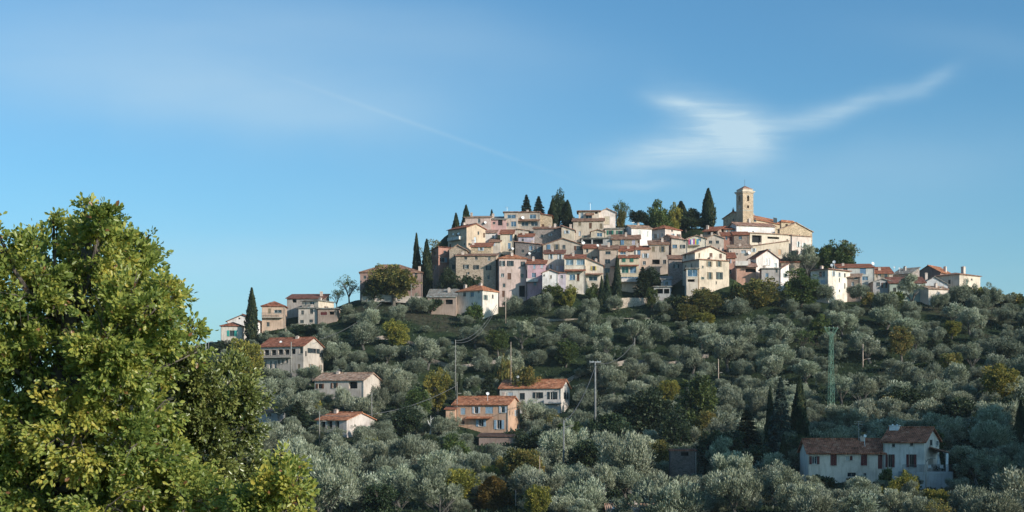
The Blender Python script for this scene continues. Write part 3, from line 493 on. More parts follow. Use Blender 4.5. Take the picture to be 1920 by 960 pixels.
# ------------------------------------------------------------------ ground sheet
def build_ground():
    def axis(lo, hi, fine_lo, fine_hi, step, n):
        a = list(np.arange(fine_lo, fine_hi + .01, step))
        left = [fine_lo - (fine_lo - lo) * (i / n) ** 2.2 for i in range(n, 0, -1)]; right = [fine_hi + (hi - fine_hi) * (i / n) ** 2.2 for i in range(1, n + 1)]
        return np.array(left + a + right)
    xs = axis(-1500, 1500, -150, 190, 2.0, 14); ys = axis(-250, 2500, -10, 450, 2.0, 14)
    X, Y = np.meshgrid(xs, ys)
    rng = np.random.RandomState(5)
    Z = ground(X, Y)
    Z += (np.sin(X * .31 + Y * .17) + np.sin(X * .13 - Y * .37 + 1.3) + np.sin(X * .71 + .5) * .4) * .18 * ((Y > 120) & (Y < 420))
    nx, ny = len(xs), len(ys)
    V = np.stack([X, Y, Z], -1).reshape(-1, 3)
    i = np.arange(ny - 1)[:, None] * nx + np.arange(nx - 1)[None, :]
    Fc = np.stack([i, i + 1, i + nx + 1, i + nx], -1).reshape(-1, 4)
    m, t, b = new_mat('hillside_grass')
    n1 = noise(t, .06, 5); n2 = noise(t, .9, 6)
    c = mixc(t, n1, ramp(t, n2, [(.3, (.022, .040, .016)), (.6, (.045, .070, .024)), (.75, (.08, .10, .035))]), ramp(t, n2, [(.3, (.035, .032, .020)), (.7, (.085, .075, .045))]))
    fac = ramp(t, n1, [(.52, (0, 0, 0)), (.66, (1, 1, 1))])
    c = mixc(t, fac, ramp(t, n2, [(.3, (.016, .026, .014)), (.6, (.030, .044, .020)), (.75, (.055, .070, .028))]), ramp(t, n2, [(.3, (.030, .029, .020)), (.7, (.070, .064, .042))]))
    t.links.new(c, b.inputs['Base Color']); b.inputs['Roughness'].default_value = 1; b.inputs['Specular IOR Level'].default_value = .05
    bump(t, b, n2, .8, .3)
    o = mesh_obj('ground', V.tolist(), Fc.tolist(), m, None, True)
    tag(o, 'dark grassy terraced hillside under the olive trees', None, None, 'structure')
    return o
build_ground()

# ------------------------------------------------------------------ house builder
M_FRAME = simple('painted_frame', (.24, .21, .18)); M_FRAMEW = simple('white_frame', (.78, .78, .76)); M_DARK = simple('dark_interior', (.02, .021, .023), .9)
M_STONE_TRIM = simple('stone_trim', (.50, .45, .38), .9); M_RAIL = simple('iron_rail', (.09, .09, .09), .6); M_WHITE = simple('white_paint', (.8, .8, .79), .5)
M_TERRA = simple('terracotta', (.42, .19, .11), .9)
def face_cells(us, zs, holes):
    us = sorted(set(us)); zs = sorted(set(zs)); out = []
    for a, b in zip(us, us[1:]):
        for c, d in zip(zs, zs[1:]):
            cu, cz = (a + b) / 2, (c + d) / 2
            if not any(q[0] < cu < q[1] and q[2] < cz < q[3] for q in holes): out.append((a, b, c, d))
    return out
def build_house(h):
    C, a, L, R, E = h.C, h.a, h.L, h.R, h.E
    ca, sa = math.cos(a), math.sin(a)
    root = empty(h.name, (C[0], C[1], h.zb), -a)
    tag(root, h.label, h.cat, h.group)
    rnd = random.Random(h.label)
    zlow = -h.depth
    wallm = plaster(h.wall[1]) if h.wall[0] == 'p' else stone(h.wall[1])
    kind, rise, o = h.roof, h.rise, h.oh
    # roof plane heights in local coordinates
    if kind == 'gable_r': top = lambda x, y: E + rise * (1 - abs(y - R / 2) / (R / 2))
    elif kind == 'gable_l': top = lambda x, y: E + rise * (1 - abs(x + L / 2) / (L / 2))
    elif kind == 'shed_f': top = lambda x, y: E + rise * y / R
    elif kind == 'shed_l': top = lambda x, y: E + rise * x / L
    elif kind == 'shed_c': top = lambda x, y: E - rise * x / L
    else: top = lambda x, y: E
    Emin = min(top(0, 0), top(-L, 0), top(0, R), top(-L, R))
    # windows: cast the photograph's pixel bounds onto the facade
    def on_front(px, py):
        u = (px - CX) / F; t = (C[0] - u * C[1]) / (ca + u * sa); d = C[1] + t * sa
        return -t, (HY - py) / F * d - h.zb
    def on_right(px, py):
        u = (px - CX) / F; den = sa - u * ca
        t = (u * C[1] - C[0]) / den; d = C[1] + t * ca
        return t, (HY - py) / F * d - h.zb
    rects = {'f': [], 'r': []}
    for wd in h.wins:
        px, py, w, hh = wd[:4]; st = wd[4] if len(wd) > 4 else ''; colr = wd[5] if len(wd) > 5 else None
        if st == 'x': continue
        face = 'r' if (h.xr is not None and px > h.xm) else 'f'
        fn = on_right if face == 'r' else on_front
        (u0, z0), (u1, z1) = fn(px - w / 2, py + hh / 2), fn(px + w / 2, py - hh / 2)
        lo, hi = (-L + .15, -.15) if face == 'f' else (.15, R - .15)
        u0, u1 = max(u0, lo), min(u1, hi); proud = False
        if z1 > Emin - .12: z1 = min(z1, E + max(0, rise) - .1); proud = z1 > Emin - .12
        if kind in ('flat', 'hip') and z1 > E - .15: z1 = E - .15; proud = False
        if u1 - u0 < .2 or z1 - z0 < .2: continue
        if any(u0 < q[1] + .05 and u1 > q[0] - .05 and z0 < q[3] + .05 and z1 > q[2] - .05 for q in rects[face]): continue
        rects[face].append((u0, u1, z0, z1, st, colr, proud))
    if h.cat == 'house' and h.group:
        for face, ln_ in (('f', L), ('r', R if h.xr is not None else 0)):
            if ln_ < 2.6: continue
            z = E - 1.75
            while z > .6:
                for q in range(int(ln_ / 1.9)):
                    u = (-L if face == 'f' else 0) + (q + .5) * ln_ / int(ln_ / 1.9) + rnd.uniform(-.2, .2); ww, wh = rnd.choice(((.32, .5), (.36, .55), (.4, .6), (.22, .3)))
                    if rnd.random() > .42 or u - ww < (-L + .3 if face == 'f' else .3) or u + ww > (-.3 if face == 'f' else R - .3): continue
                    if any(u - ww < k[1] + .75 and u + ww > k[0] - .75 and z - wh < k[3] + .5 and z + wh > k[2] - .5 for k in rects[face]): continue
                    if z + wh > Emin - .2 or any(e[0] in ('balc', 'balcr', 'awn', 'laundry') and abs(on_front(e[1], e[2])[1] - z) < 1.1 and face == 'f' for e in h.ext): continue
                    rects[face].append((u - ww, u + ww, z - wh, z + wh, rnd.choice(('', '', 's', 's', 'c')), rnd.choice((BS, DK, WD, PW, (.16, .22, .20))), False))
                z -= 2.8
    mb = MB()
    for face in 'fr':
        span = (-L, 0) if face == 'f' else (0, R)
        holes = [q for q in rects[face] if not q[6]]
        us = list(span) + [x for q in holes for x in q[:2]]; zs = [zlow, Emin] + [z for q in holes for z in q[2:4]]
        P = (lambda u, z, d=0.0: (u, d, z)) if face == 'f' else (lambda u, z, d=0.0: (-d, u, z))
        for (u0, u1, z0, z1) in face_cells(us, zs, holes):
            mb.add([P(u0, z0), P(u1, z0), P(u1, z1), P(u0, z1)], [(0, 1, 2, 3)])
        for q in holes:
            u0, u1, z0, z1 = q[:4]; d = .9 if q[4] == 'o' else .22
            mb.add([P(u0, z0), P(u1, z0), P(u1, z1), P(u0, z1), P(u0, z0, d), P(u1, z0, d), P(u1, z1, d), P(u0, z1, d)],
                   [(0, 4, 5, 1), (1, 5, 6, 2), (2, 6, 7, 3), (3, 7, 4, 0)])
    mb.add([(-L, 0, zlow), (-L, R, zlow), (-L, R, Emin), (-L, 0, Emin)], [(0, 3, 2, 1)])
    mb.add([(-L, R, zlow), (0, R, zlow), (0, R, Emin), (-L, R, Emin)], [(0, 3, 2, 1)])
    # upper parts of the walls under sloping roofs
    def cap(pts):
        vs = []
        for (x, y) in pts: vs.append((x, y, Emin))
        tp = [(x, y, top(x, y)) for (x, y) in reversed(pts) if top(x, y) > Emin + 1e-4]
        if tp: mb.add(vs + tp if False else [vs[0], vs[-1]] + tp, [tuple(range(2 + len(tp)))])
    if kind not in ('flat', 'hip'):
        cap([(-L, 0), (-L / 2, 0), (0, 0)]); cap([(0, 0), (0, R / 2), (0, R)])
        cap([(0, R), (-L / 2, R), (-L, R)]); cap([(-L, R), (-L, R / 2), (-L, 0)])
    wall = mb.build('wall', wallm, root)
    # roof
    rb = MB(); th = .16
    if kind == 'gable_r':
        s = rise / (R / 2); g = .12
        rb.prism([(-L - o, -o, E - s * o + g), (o, -o, E - s * o + g), (o, R / 2, E + rise + g), (-L - o, R / 2, E + rise + g)], th)
        rb.prism([(-L - o, R / 2, E + rise + g), (o, R / 2, E + rise + g), (o, R + o, E - s * o + g), (-L - o, R + o, E - s * o + g)], th)
        rb.tube([(-L - o, R / 2, E + rise + g + .02), (o, R / 2, E + rise + g + .02)], .13, 6); ax = 'x'
    elif kind == 'gable_l':
        s = rise / (L / 2); g = .12
        rb.prism([(-L - o, -o, E - s * o + g), (-L / 2, -o, E + rise + g), (-L / 2, R + o, E + rise + g), (-L - o, R + o, E - s * o + g)], th)
        rb.prism([(-L / 2, -o, E + rise + g), (o, -o, E - s * o + g), (o, R + o, E - s * o + g), (-L / 2, R + o, E + rise + g)], th)
        rb.tube([(-L / 2, -o, E + rise + g + .02), (-L / 2, R + o, E + rise + g + .02)], .13, 6); ax = 'y'
    elif kind == 'hip':
        m = min(L, R) / 2; g = .1
        A, B_, Cc, D = (-L - o, -o, E + g - .05), (o, -o, E + g - .05), (o, R + o, E + g - .05), (-L - o, R + o, E + g - .05)
        if L >= R: P1, P2 = (-L + m, R / 2, E + rise + g), (-m, R / 2, E + rise + g)
        else: P1, P2 = (-L / 2, m, E + rise + g), (-L / 2, R - m, E + rise + g)
        if L >= R: fs = [(A, B_, P2, P1), (B_, Cc, P2), (Cc, D, P1, P2), (D, A, P1)]
        else: fs = [(A, B_, P1), (B_, Cc, P2, P1), (Cc, D, P2), (D, A, P1, P2)]
        for f in fs: rb.add(list(f), [tuple(range(len(f)))])
        rb.box(-L - o, o, -o, R + o, E - .1, E + g - .052); ax = 'x'
    elif kind in ('shed_f', 'shed_l', 'shed_c'):
        g = .1; tz = lambda x, y: E + g + (rise * y / R if kind == 'shed_f' else rise * x / L if kind == 'shed_l' else -rise * x / L)
        rb.prism([(x, y, tz(x, y)) for x, y in ((-L - o, -o), (o, -o), (o, R + o * .3), (-L - o, R + o * .3))], th); ax = 'x' if kind == 'shed_f' else 'y'
    else:
        rb.box(-L - o, o, -o, R + o * .5, E - .001, E + .16)
        rb.box(-L - o * .6, o * .6, -o * .6, R + o * .3, E + .16, E + .26); ax = 'x'
    roof = rb.build('roof', tiles(h.tile, ax), root)
    # windows, doors, open bays
    for face in 'fr':
        P = (lambda u, z, d=0.0: (u, d, z)) if face == 'f' else (lambda u, z, d=0.0: (-d, u, z))
        def bx(m, u0, u1, z0, z1, d0, d1):
            a_, b_ = P(u0, z0, d0), P(u1, z1, d1)
            m.box(min(a_[0], b_[0]), max(a_[0], b_[0]), min(a_[1], b_[1]), max(a_[1], b_[1]), z0, z1)
        for (u0, u1, z0, z1, st, colr, proud) in rects[face]:
            d = -.05 if proud else .17
            w, hh = u1 - u0, z1 - z0
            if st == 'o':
                m = MB(); bx(m, u0, u1, z0, z1, .82 if not proud else -.03, .90 if not proud else .0); m.build('open_bay', M_DARK, root); continue  # near-black back panel: the bay's inner shade is put into its colour
            if st == 'd':
                m = MB(); bx(m, u0, u1, z0, z1, d - .05, d + .03); bx(m, u0 + w * .46, u0 + w * .54, z0, z1, d - .08, d - .05)
                dd = m.build('door', simple('door_paint', colr or WD, .6), root)
                s = MB(); bx(s, u0 - .05, u1 + .05, z0 - .07, z0 - .002, -.12, .1); s.build('door_step', M_STONE_TRIM, dd); continue
            if st == 'c':
                m = MB(); g_ = .02
                bx(m, u0, u0 + w / 2 - g_, z0, z1, d - .12, d - .06); bx(m, u0 + w / 2 + g_, u1, z0, z1, d - .12, d - .06)
                for q in range(1, 5): bx(m, u0 + .05, u1 - .05, z0 + hh * q / 5 - .03, z0 + hh * q / 5 + .03, d - .145, d - .12)
                sh = m.build('closed_shutter', simple('shutter_paint', colr or DK, .6), root)
                s = MB(); bx(s, u0 - .08, u1 + .08, z0 - .08, z0 - .002, -.1, .1); s.build('sill', M_STONE_TRIM, sh); continue
            fr = MB(); fw = min(.055, w * .08); nb = 1 if st != 'g' else max(2, int(w / .9))
            bx(fr, u0, u0 + fw, z0, z1, d - .05, d); bx(fr, u1 - fw, u1, z0, z1, d - .05, d)
            bx(fr, u0 + fw, u1 - fw, z0, z0 + fw, d - .05, d); bx(fr, u0 + fw, u1 - fw, z1 - fw, z1, d - .05, d)
            for q in range(1, nb + 1):
                if q == nb and st == 'g': break
                c = u0 + w * q / (nb + (0 if st == 'g' else 1)); bx(fr, c - fw * .45, c + fw * .45, z0 + fw, z1 - fw, d - .045, d)
            white = st in ('g',) or colr in (WH, PW, LB) or rnd.random() < .2
            win = fr.build('window', M_FRAMEW if white else M_FRAME, root)
            p = MB(); bx(p, u0 + fw * .5, u1 - fw * .5, z0 + fw * .5, z1 - fw * .5, d - .02, d - .012)
            gc = (.02, .027, .034)
            if st in ('g', '') and colr in (BL, LB, GN, PW, WH): gc = tuple(x * .55 for x in colr)
            p.build('pane', glass(gc), win)
            if st != 'a':
                s = MB(); bx(s, u0 - .08, u1 + .08, z0 - .09, z0 - .002, -.1, .1); s.build('sill', M_STONE_TRIM, win)
            if st == 's':
                sw = w * .52
                for (p0, p1) in ((u0 - sw - .02, u0 - .02), (u1 + .02, u1 + sw + .02)):
                    if face == 'f' and (p0 < -L or p1 > 0) or face == 'r' and (p0 < 0 or p1 > R): continue
                    m = MB(); bx(m, p0, p1, z0, z1, -.07, -.015)
                    for q in range(1, 6): bx(m, p0 + .04, p1 - .04, z0 + hh * q / 6 - .03, z0 + hh * q / 6 + .03, -.09, -.07)
                    m.build('shutter', simple('shutter_paint', colr or DK, .6), win)
    # extras
    def roof_pt(px, frac=.45):
        u = (px - CX) / F
        # walk along the middle line of the roof in plan and take the point seen in column px
        best = None
        for i in range(61):
            for j in ((frac,) if h.xr is None or px <= h.xm else [k / 12 for k in range(13)]):
                x, y = (-L * i / 60, R * j)
                X, Yw = h.w(x, y); e = abs(X / Yw - u)
                if best is None or e < best[0]: best = (e, x, y, Yw)
        return best[1:]
    for ex in h.ext:
        k = ex[0]
        if k in ('chim', 'chimb', 'chimw'):
            x, y, Yw = roof_pt(ex[1]); zt = (HY - ex[2]) / F * Yw - h.zb
            wx, wy = {'chim': (.32, .32), 'chimb': (.42, .42), 'chimw': (.62, .5)}[k]
            x = min(max(x, -L + wx), -wx); zb_ = top(x, y) - .3 if kind not in ('hip',) else E
            zt = max(zt, zb_ + .9)
            m = MB(); m.box(x - wx, x + wx, y - wy, y + wy, zb_, zt - .12); m.box(x - wx - .07, x + wx + .07, y - wy - .07, y + wy + .07, zt - .12, zt - .04)
            for q in (-.5, .5): m.box(x + q * wx - .09, x + q * wx + .09, y - .09, y + .09, zt - .04, zt + .12)
            m.build('chimney', M_WHITE if k == 'chimw' else plaster((.60, .50, .42)), roof)
        elif k == 'dish':
            x, y, Yw = roof_pt(ex[1], .2); z = (HY - ex[2]) / F * Yw - h.zb
            if z < E - .3: y = -.45; Yw = C[1]; z = (HY - ex[2]) / F * h.w(x, y)[1] - h.zb
            r = ex[3] / F * Yw * .62
            m = MB(); nr, nc = 4, 14; ax_ = Vector((.35, -.85, .38)).normalized(); s_ = ax_.orthogonal().normalized(); t_ = ax_.cross(s_); ctr = Vector((x, y, z))
            vs = [ctr - ax_ * r * .18]
            for i in range(1, nr + 1):
                rr = r * i / nr
                for q in range(nc):
                    an = 2 * math.pi * q / nc; vs.append(ctr + s_ * rr * math.cos(an) + t_ * rr * math.sin(an) - ax_ * r * .18 * (1 - (i / nr) ** 2))
            fs = [(0, 1 + q, 1 + (q + 1) % nc) for q in range(nc)] + [(1 + i * nc + q, 1 + (i + 1) * nc + q, 1 + (i + 1) * nc + (q + 1) % nc, 1 + i * nc + (q + 1) % nc) for i in range(nr - 1) for q in range(nc)]
            m.add(vs, fs); m.tube([ctr - ax_ * r * .15, ctr + ax_ * r * .8 - Vector((0, 0, r * .35))], .025, 5)
            zg = top(x, max(y, 0)) if y >= 0 else z - .5
            m.tube([ctr - ax_ * .1, ctr - ax_ * .3 - Vector((0, 0, .2)), (x, max(y, .0) if y < 0 else y, min(zg, z - .3) - .05)], .035, 6)
            m.build('satellite_dish', M_WHITE, roof if y >= 0 else wall, False)
        elif k == 'ant':
            x, y, Yw = roof_pt(ex[1]); zt = (HY - ex[2]) / F * Yw - h.zb; zb_ = min(E, zt - 1)
            m = MB(); m.tube([(x, y, zb_), (x, y, zt)], .035, 5)
            for q in (0, .3): m.tube([(x - .6, y, zt - q), (x + .6, y, zt - q - .1)], .025, 4)
            for q in range(5): m.tube([(x - .5 + .25 * q, y - .35, zt - .02), (x - .5 + .25 * q, y + .35, zt - .02)], .018, 4)
            m.build('antenna', simple('aluminium', (.45, .45, .46), .4, .8), roof)
        elif k == 'cross':
            x, y, Yw = -L / 2, 0, C[1]; zt = (HY - ex[2]) / F * Yw - h.zb
            m = MB(); m.box(x - .22, x + .22, -.1, .34, E + rise + .1, E + rise + .7); m.tube([(x, .1, E + rise + .6), (x, .1, zt)], .05, 5); m.tube([(x - .35, .1, zt - .4), (x + .35, .1, zt - .4)], .05, 5)
            m.build('roof_cross', simple('wrought_iron', (.05, .05, .05)), roof)
        elif k in ('balc', 'balcr', 'awn', 'laundry'):
            px, py, w, hh = ex[1:5]
            u0, z0 = on_front(px - w / 2, py + hh / 2); u1, z1 = on_front(px + w / 2, py - hh / 2)
            u0 = max(u0, -L - .2); u1 = min(u1, .2)
            if h.xr is not None and px > h.xm:
                continue
            if k == 'awn':
                m = MB(); m.prism([(u0, -1.1, z0), (u1, -1.1, z0), (u1, -.003, z1 + .12), (u0, -.003, z1 + .12)], .1); m.build('lean_to_roof', tiles(h.tile, 'x'), root)
            else:
                dp = 1.0
                m = MB(); m.box(u0, u1, -dp, -.003, z0 - .12, z0)
                bal = m.build('balcony', M_STONE_TRIM, root)
                r = MB()
                if k == 'balc' or k == 'laundry':
                    r.box(u0, u1, -dp, -dp + .08, z0 + .001, max(z1, z0 + .8)); r.box(u0, u0 + .08, -dp + .08, -.01, z0 + .001, max(z1, z0 + .8)); r.box(u1 - .08, u1, -dp + .08, -.01, z0 + .001, max(z1, z0 + .8))
                    r.build('parapet', plaster((.68, .64, .58)), bal)
                else:
                    zt = max(z1, z0 + .9); r.box(u0, u1, -dp, -dp + .05, zt - .05, zt)
                    nb = max(3, int((u1 - u0) / .22))
                    for q in range(nb + 1):
                        c = u0 + (u1 - u0 - .04) * q / nb; r.box(c, c + .04, -dp + .005, -dp + .04, z0 + .001, zt - .05)
                    r.build('railing', M_RAIL, bal)
                if k == 'laundry':
                    cols = [(.55, .08, .16), (.10, .16, .42), (.75, .75, .75), (.50, .10, .35), (.65, .50, .08), (.08, .30, .40), (.7, .3, .3)]
                    u = u0 + .1; q = 0
                    while u < u1 - .4:
                        ww = rnd.uniform(.3, .6); m = MB(); m.box(u, min(u + ww, u1), -dp - .09, -dp - .05, z0 + .1, z1 + .55 - rnd.uniform(0, .3))
                        lc = m.build('hung_laundry', simple('cloth', cols[q % 7], .9), bal); u += ww + .06; q += 1
    hsh = sum(map(ord, h.label))
    if L > 4 and not any(e[0].startswith('chim') for e in h.ext) and hsh % 5 < 3:
        x, y = -L * (.2 + .1 * (hsh % 7)), R * .55; zt = top(x, y) + 1.0
        m = MB(); m.box(x - .3, x + .3, y - .3, y + .3, top(x, y) - .2, zt); m.box(x - .38, x + .38, y - .38, y + .38, zt, zt + .08); m.box(x - .2, x + .2, y - .08, y + .08, zt + .08, zt + .24)
        m.build('chimney', plaster((.56, .47, .40)), roof)
    if L > 3 and E > 3.5:
        x = -.12 if hsh % 2 else -L + .12
        if not any(q[0] - .1 < x < q[1] + .1 for q in rects['f']):
            m = MB(); m.tube([(x, -.07, -.5), (x, -.07, Emin - .15)], .055, 6); m.build('downpipe', simple('zinc_pipe', (.30, .28, .26), .5, .3), wall)
    h.root, h.wallobj, h.roofobj = root, wall, roof
    return root
for h in HOUSES: build_house(h)

# ------------------------------------------------------------------ bell tower
def bell_tower():
    h = House(); Y = 401.0; C = W(1393, 361, Y); ur = (1412.5 - CX) / F; ul = (1383 - CX) / F; S = 3.5
    s = (ur * Y - C[0]) / (S * math.sqrt(1 + ur * ur)); a = math.atan(ur) + math.asin(min(1, s))
    zb = (HY - 440) / F * Y; E = C[2] - zb
    root = empty('bell_tower', (C[0], C[1], zb), -a); tag(root, 'square golden stone bell tower with arched openings rising above the church', 'bell tower')
    m = stone((.54, .44, .31)); b = MB()
    Z = lambda py: (HY - py) / F * Y - zb
    # shaft with cut openings on the two seen faces
    def holed(P, span, holes):
        us = list(span) + [x for q in holes for x in q[:2]]; zs = [-2, E] + [z for q in holes for z in q[2:4]]
        for (u0, u1, z0, z1) in face_cells(us, zs, holes): b.add([P(u0, z0), P(u1, z0), P(u1, z1), P(u0, z1)], [(0, 1, 2, 3)])
        for (u0, u1, z0, z1) in holes:
            b.add([P(u0, z0), P(u1, z0), P(u1, z1), P(u0, z1), P(u0, z0, .6), P(u1, z0, .6), P(u1, z1, .6), P(u0, z1, .6)], [(0, 4, 5, 1), (1, 5, 6, 2), (2, 6, 7, 3), (3, 7, 4, 0)])
    c = S / 2
    hr = [(c - .38, c + .38, Z(376), Z(366)), (c - .33, c + .33, Z(389.5), Z(384.5))]
    hf = [(-c - .42, -c + .42, Z(376), Z(366))]
    holed(lambda u, z, d=0.0: (u, d, z), (-S, 0), hf); holed(lambda u, z, d=0.0: (-d, u, z), (0, S), hr)
    b.add([(-S, 0, -2), (-S, S, -2), (-S, S, E), (-S, 0, E)], [(0, 3, 2, 1)]); b.add([(-S, S, -2), (0, S, -2), (0, S, E), (-S, S, E)], [(0, 3, 2, 1)])
    sh = b.build('shaft', m, root)
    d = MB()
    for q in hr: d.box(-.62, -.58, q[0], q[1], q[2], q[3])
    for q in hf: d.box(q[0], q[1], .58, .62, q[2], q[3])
    d.build('belfry_opening', M_DARK, root)  # near-black panels carry the belfry's inner shade as colour
    ar = MB()                                        # arch heads and the bell in the right face
    for k in range(9):
        an = math.pi * k / 8
        ar.box(-.04 + .0, .05, c + math.cos(an) * .42 - .09, c + math.cos(an) * .42 + .09, Z(366) - .32 + math.sin(an) * .42, Z(366) - .14 + math.sin(an) * .42)
        ar.box(-c + math.cos(an) * .46 - .09, -c + math.cos(an) * .46 + .09, -.05, .04, Z(366) - .32 + math.sin(an) * .46, Z(366) - .14 + math.sin(an) * .46)
    ar.build('arch', M_STONE_TRIM, root)
    be = MB(); z0 = Z(374); prof = [(.30, 0), (.26, .12), (.2, .35), (.16, .5), (.05, .6)]
    vs = [(-.35 + r * math.cos(2 * math.pi * k / 12), c + r * math.sin(2 * math.pi * k / 12), z0 + z) for r, z in prof for k in range(12)]
    be.add(vs, [(i * 12 + k, i * 12 + (k + 1) % 12, (i + 1) * 12 + (k + 1) % 12, (i + 1) * 12 + k) for i in range(4) for k in range(12)]); be.build('bell', simple('bronze', (.12, .09, .05), .5, .7), root)
    ck = MB(); zc = Z(387); vs = [(-c, -.05, zc)] + [(-c + .55 * math.cos(2 * math.pi * k / 20), -.05, zc + .55 * math.sin(2 * math.pi * k / 20)) for k in range(20)]
    ck.add(vs, [(0, 1 + (k + 1) % 20, 1 + k) for k in range(20)]); ck.build('clock_face', simple('clock_white', (.5, .48, .44)), root)
    st = MB(); st.box(-S - .1, .1, -.1, S + .1, Z(394) - .1, Z(394) + .1); st.build('string_course', M_STONE_TRIM, root)
    co = MB(); co.box(-S - .2, .2, -.2, S + .2, E + .001, E + .3); co.box(-S - .40, .40, -.40, S + .40, E + .301, E + .6); co.box(-S + .1, -.1, .1, S - .1, E + .601, E + 1.0); co.box(-S + .0, .0, .0, S, E + 1.001, E + 1.15)
    co.build('cornice', plaster((.66, .56, .42)), root)
    zt = E + 1.151; rf = MB(); ap = (-c, c, zt + 1.15)
    q = [(-S - .02, -.02, zt), (.02, -.02, zt), (.02, S + .02, zt), (-S - .02, S + .02, zt)]
    for i in range(4): rf.add([q[i], q[(i + 1) % 4], ap], [(0, 1, 2)])
    roof = rf.build('roof', tiles(T_PNK, 'x'), root)
    rod = MB(); rod.tube([(-c, c, zt + 1.0), (-c, c, zt + 2.9)], .04, 5); rod.build('lightning_rod', simple('wrought_iron', (.05, .05, .05)), roof)
bell_tower()

# ------------------------------------------------------------------ garden and terrace walls
def strip_wall(label, pts, hgt, mat, name='stone_wall', thick=.5, Y=None):
    """pts: (px, py of the wall top, Y)"""
    P = [W(*p) for p in pts]; m = MB(); c = P[0]
    root = None
    for (p, q) in zip(P, P[1:]):
        d = Vector((q[0] - p[0], q[1] - p[1], 0)); n = Vector((-d.y, d.x, 0)).normalized() * thick
        if n.y < 0: n = -n
        v = [Vector(p), Vector(q), Vector(q) + n, Vector(p) + n]
        m.add([x - Vector((0, 0, hgt)) for x in v] + v, [(0, 3, 2, 1), (4, 5, 6, 7), (0, 1, 5, 4), (1, 2, 6, 5), (2, 3, 7, 6), (3, 0, 4, 7)])
    o = m.build(name, mat); tag(o, label, 'wall', None, 'thing'); return o
SW = stone((.50, .44, .35)); SW2 = stone((.36, .33, .28))
strip_wall('pale dry stone terrace wall below the yellow and green house', [(1146, 560, 349), (1180, 558, 350), (1218, 559, 350)], 4.0, SW)
strip_wall('smooth grey retaining wall right of the pale stone terrace wall', [(1219, 557, 349.5), (1262, 556, 349)], 4.5, plaster((.44, .42, .40)))
strip_wall('low stone terrace wall in olive shade under the village', [(1010, 598, 344), (1100, 597, 344), (1240, 596, 344)], 2.5, SW2)
strip_wall('sunlit stone terrace wall on the upper right slope below the round trees', [(1395, 616, 336), (1460, 614, 336)], 1.6, SW)
strip_wall('low whitish garden wall below the long pink house', [(678, 552, 356), (735, 553, 356), (790, 556, 356)], 1.8, plaster((.52, .46, .40)))
strip_wall('pale terrace wall fragment on the open grass above the utility poles', [(838, 664, 327), (862, 663, 327)], .8, SW)

def terrace(label, x0, x1, Y, hgt=.9):
    m = MB(); n = 16; pr = None
    for i in range(n):
        xa, xb = [(px_ - CX) / F * Y for px_ in (x0 + (x1 - x0) * i / n, x0 + (x1 - x0) * (i + 1) / n)]
        ya, yb = Y + math.sin(i * .5) * 1.2, Y + math.sin((i + 1) * .5) * 1.2; za, zb_ = gz(xa, ya), gz(xb, yb)
        v = [(xa, ya, za - .6), (xb, yb, zb_ - .6), (xb, yb + .5, zb_ - .6), (xa, ya + .5, za - .6)]; t = [(p[0], p[1], p[2] + .6 + hgt) for p in v]
        m.add(v + t, [(4, 5, 6, 7), (0, 1, 5, 4), (2, 3, 7, 6)])
    tag(m.build('terrace_wall', SW2), label, 'wall', None, 'thing')
terrace('low dry stone terrace wall on the open grass below the lean-to building', 700, 850, 331)
terrace('dry stone terrace wall between the bare pale pole and the white hipped villa', 760, 930, 322)
terrace('dry stone terrace wall in the grove above the white coral roofed house', 880, 1090, 314)
terrace('dry stone terrace wall in the grove left of the slender reddish pole', 1150, 1330, 318)

# ------------------------------------------------------------------ poles, street lamps, lattice pylon, overhead lines
M_CONC = simple('concrete_pole', (.20, .20, .195), .9); M_WOOD = simple('weathered_wood_pole', (.46, .35, .28), .9); M_GALV = simple('galvanised', (.50, .51, .52), .5, .3)
M_PALEP = simple('pale_pole', (.25, .235, .21), .8); M_GREEN = simple('green_pylon_paint', (.09, .20, .14), .6)
def pole(label, px, top, base, Y, r, mat, kind='utility pole', arm=None, lamp=None, name='utility_pole', group='poles on the olive slope'):
    x, y, zt = W(px, top, Y); zb = (HY - base) / F * Y
    zg = gz(x, y) - .3; zb = min(zb, max(zg, zb - 6)) if zg < zb else zb - .3
    root = empty(name, (x, y, zb)); tag(root, label, kind, group)
    m = MB(); H_ = zt - zb; m.tube([(0, 0, 0), (0, 0, H_)], [r * .95, r * .6], 8); sh = m.build('shaft', mat, root, True)
    if arm:
        w, dz = arm; m = MB(); m.box(-w, w, -.07, .07, H_ - dz - .1, H_ - dz + .06); ca_ = m.build('crossarm', M_GALV, root)
        m = MB()
        for q in (-.95, -.4, .4, .95): m.tube([(q * w, 0, H_ - dz + .06), (q * w, 0, H_ - dz + .3)], .06, 6)
        m.build('insulator', simple('insulator_glass', (.25, .30, .28), .3), ca_)
    if lamp:
        dx, z = lamp; m = MB(); zz = (HY - z) / F * Y - zb
        m.tube([(0, 0, zz - .45), (dx * .25, -.05, zz - .12), (dx * .6, -.1, zz), (dx, -.1, zz + .03)], .05, 6); am = m.build('lamp_arm', mat, root)
        m = MB(); s = .32 if dx > 0 else -.32; m.box(min(dx - s, dx + s), max(dx - s, dx + s), -.22, .04, zz - .02, zz + .12); m.build('lamp_head', M_PALEP, am)
    return root
pole('tall grey utility pole with a crossarm right of the white house with dark shutters', 1116, 677, 800, 262, .26, M_CONC, arm=(1.05, .15))
pole('pale lamp post with one short arm in the dark trees of the lower middle', 1057, 788, 856, 216, .17, M_CONC, lamp=(1.2, 799))
pole('bare pale pole on the open grass left of the village foot', 854, 637, 702, 302, .13, M_PALEP)
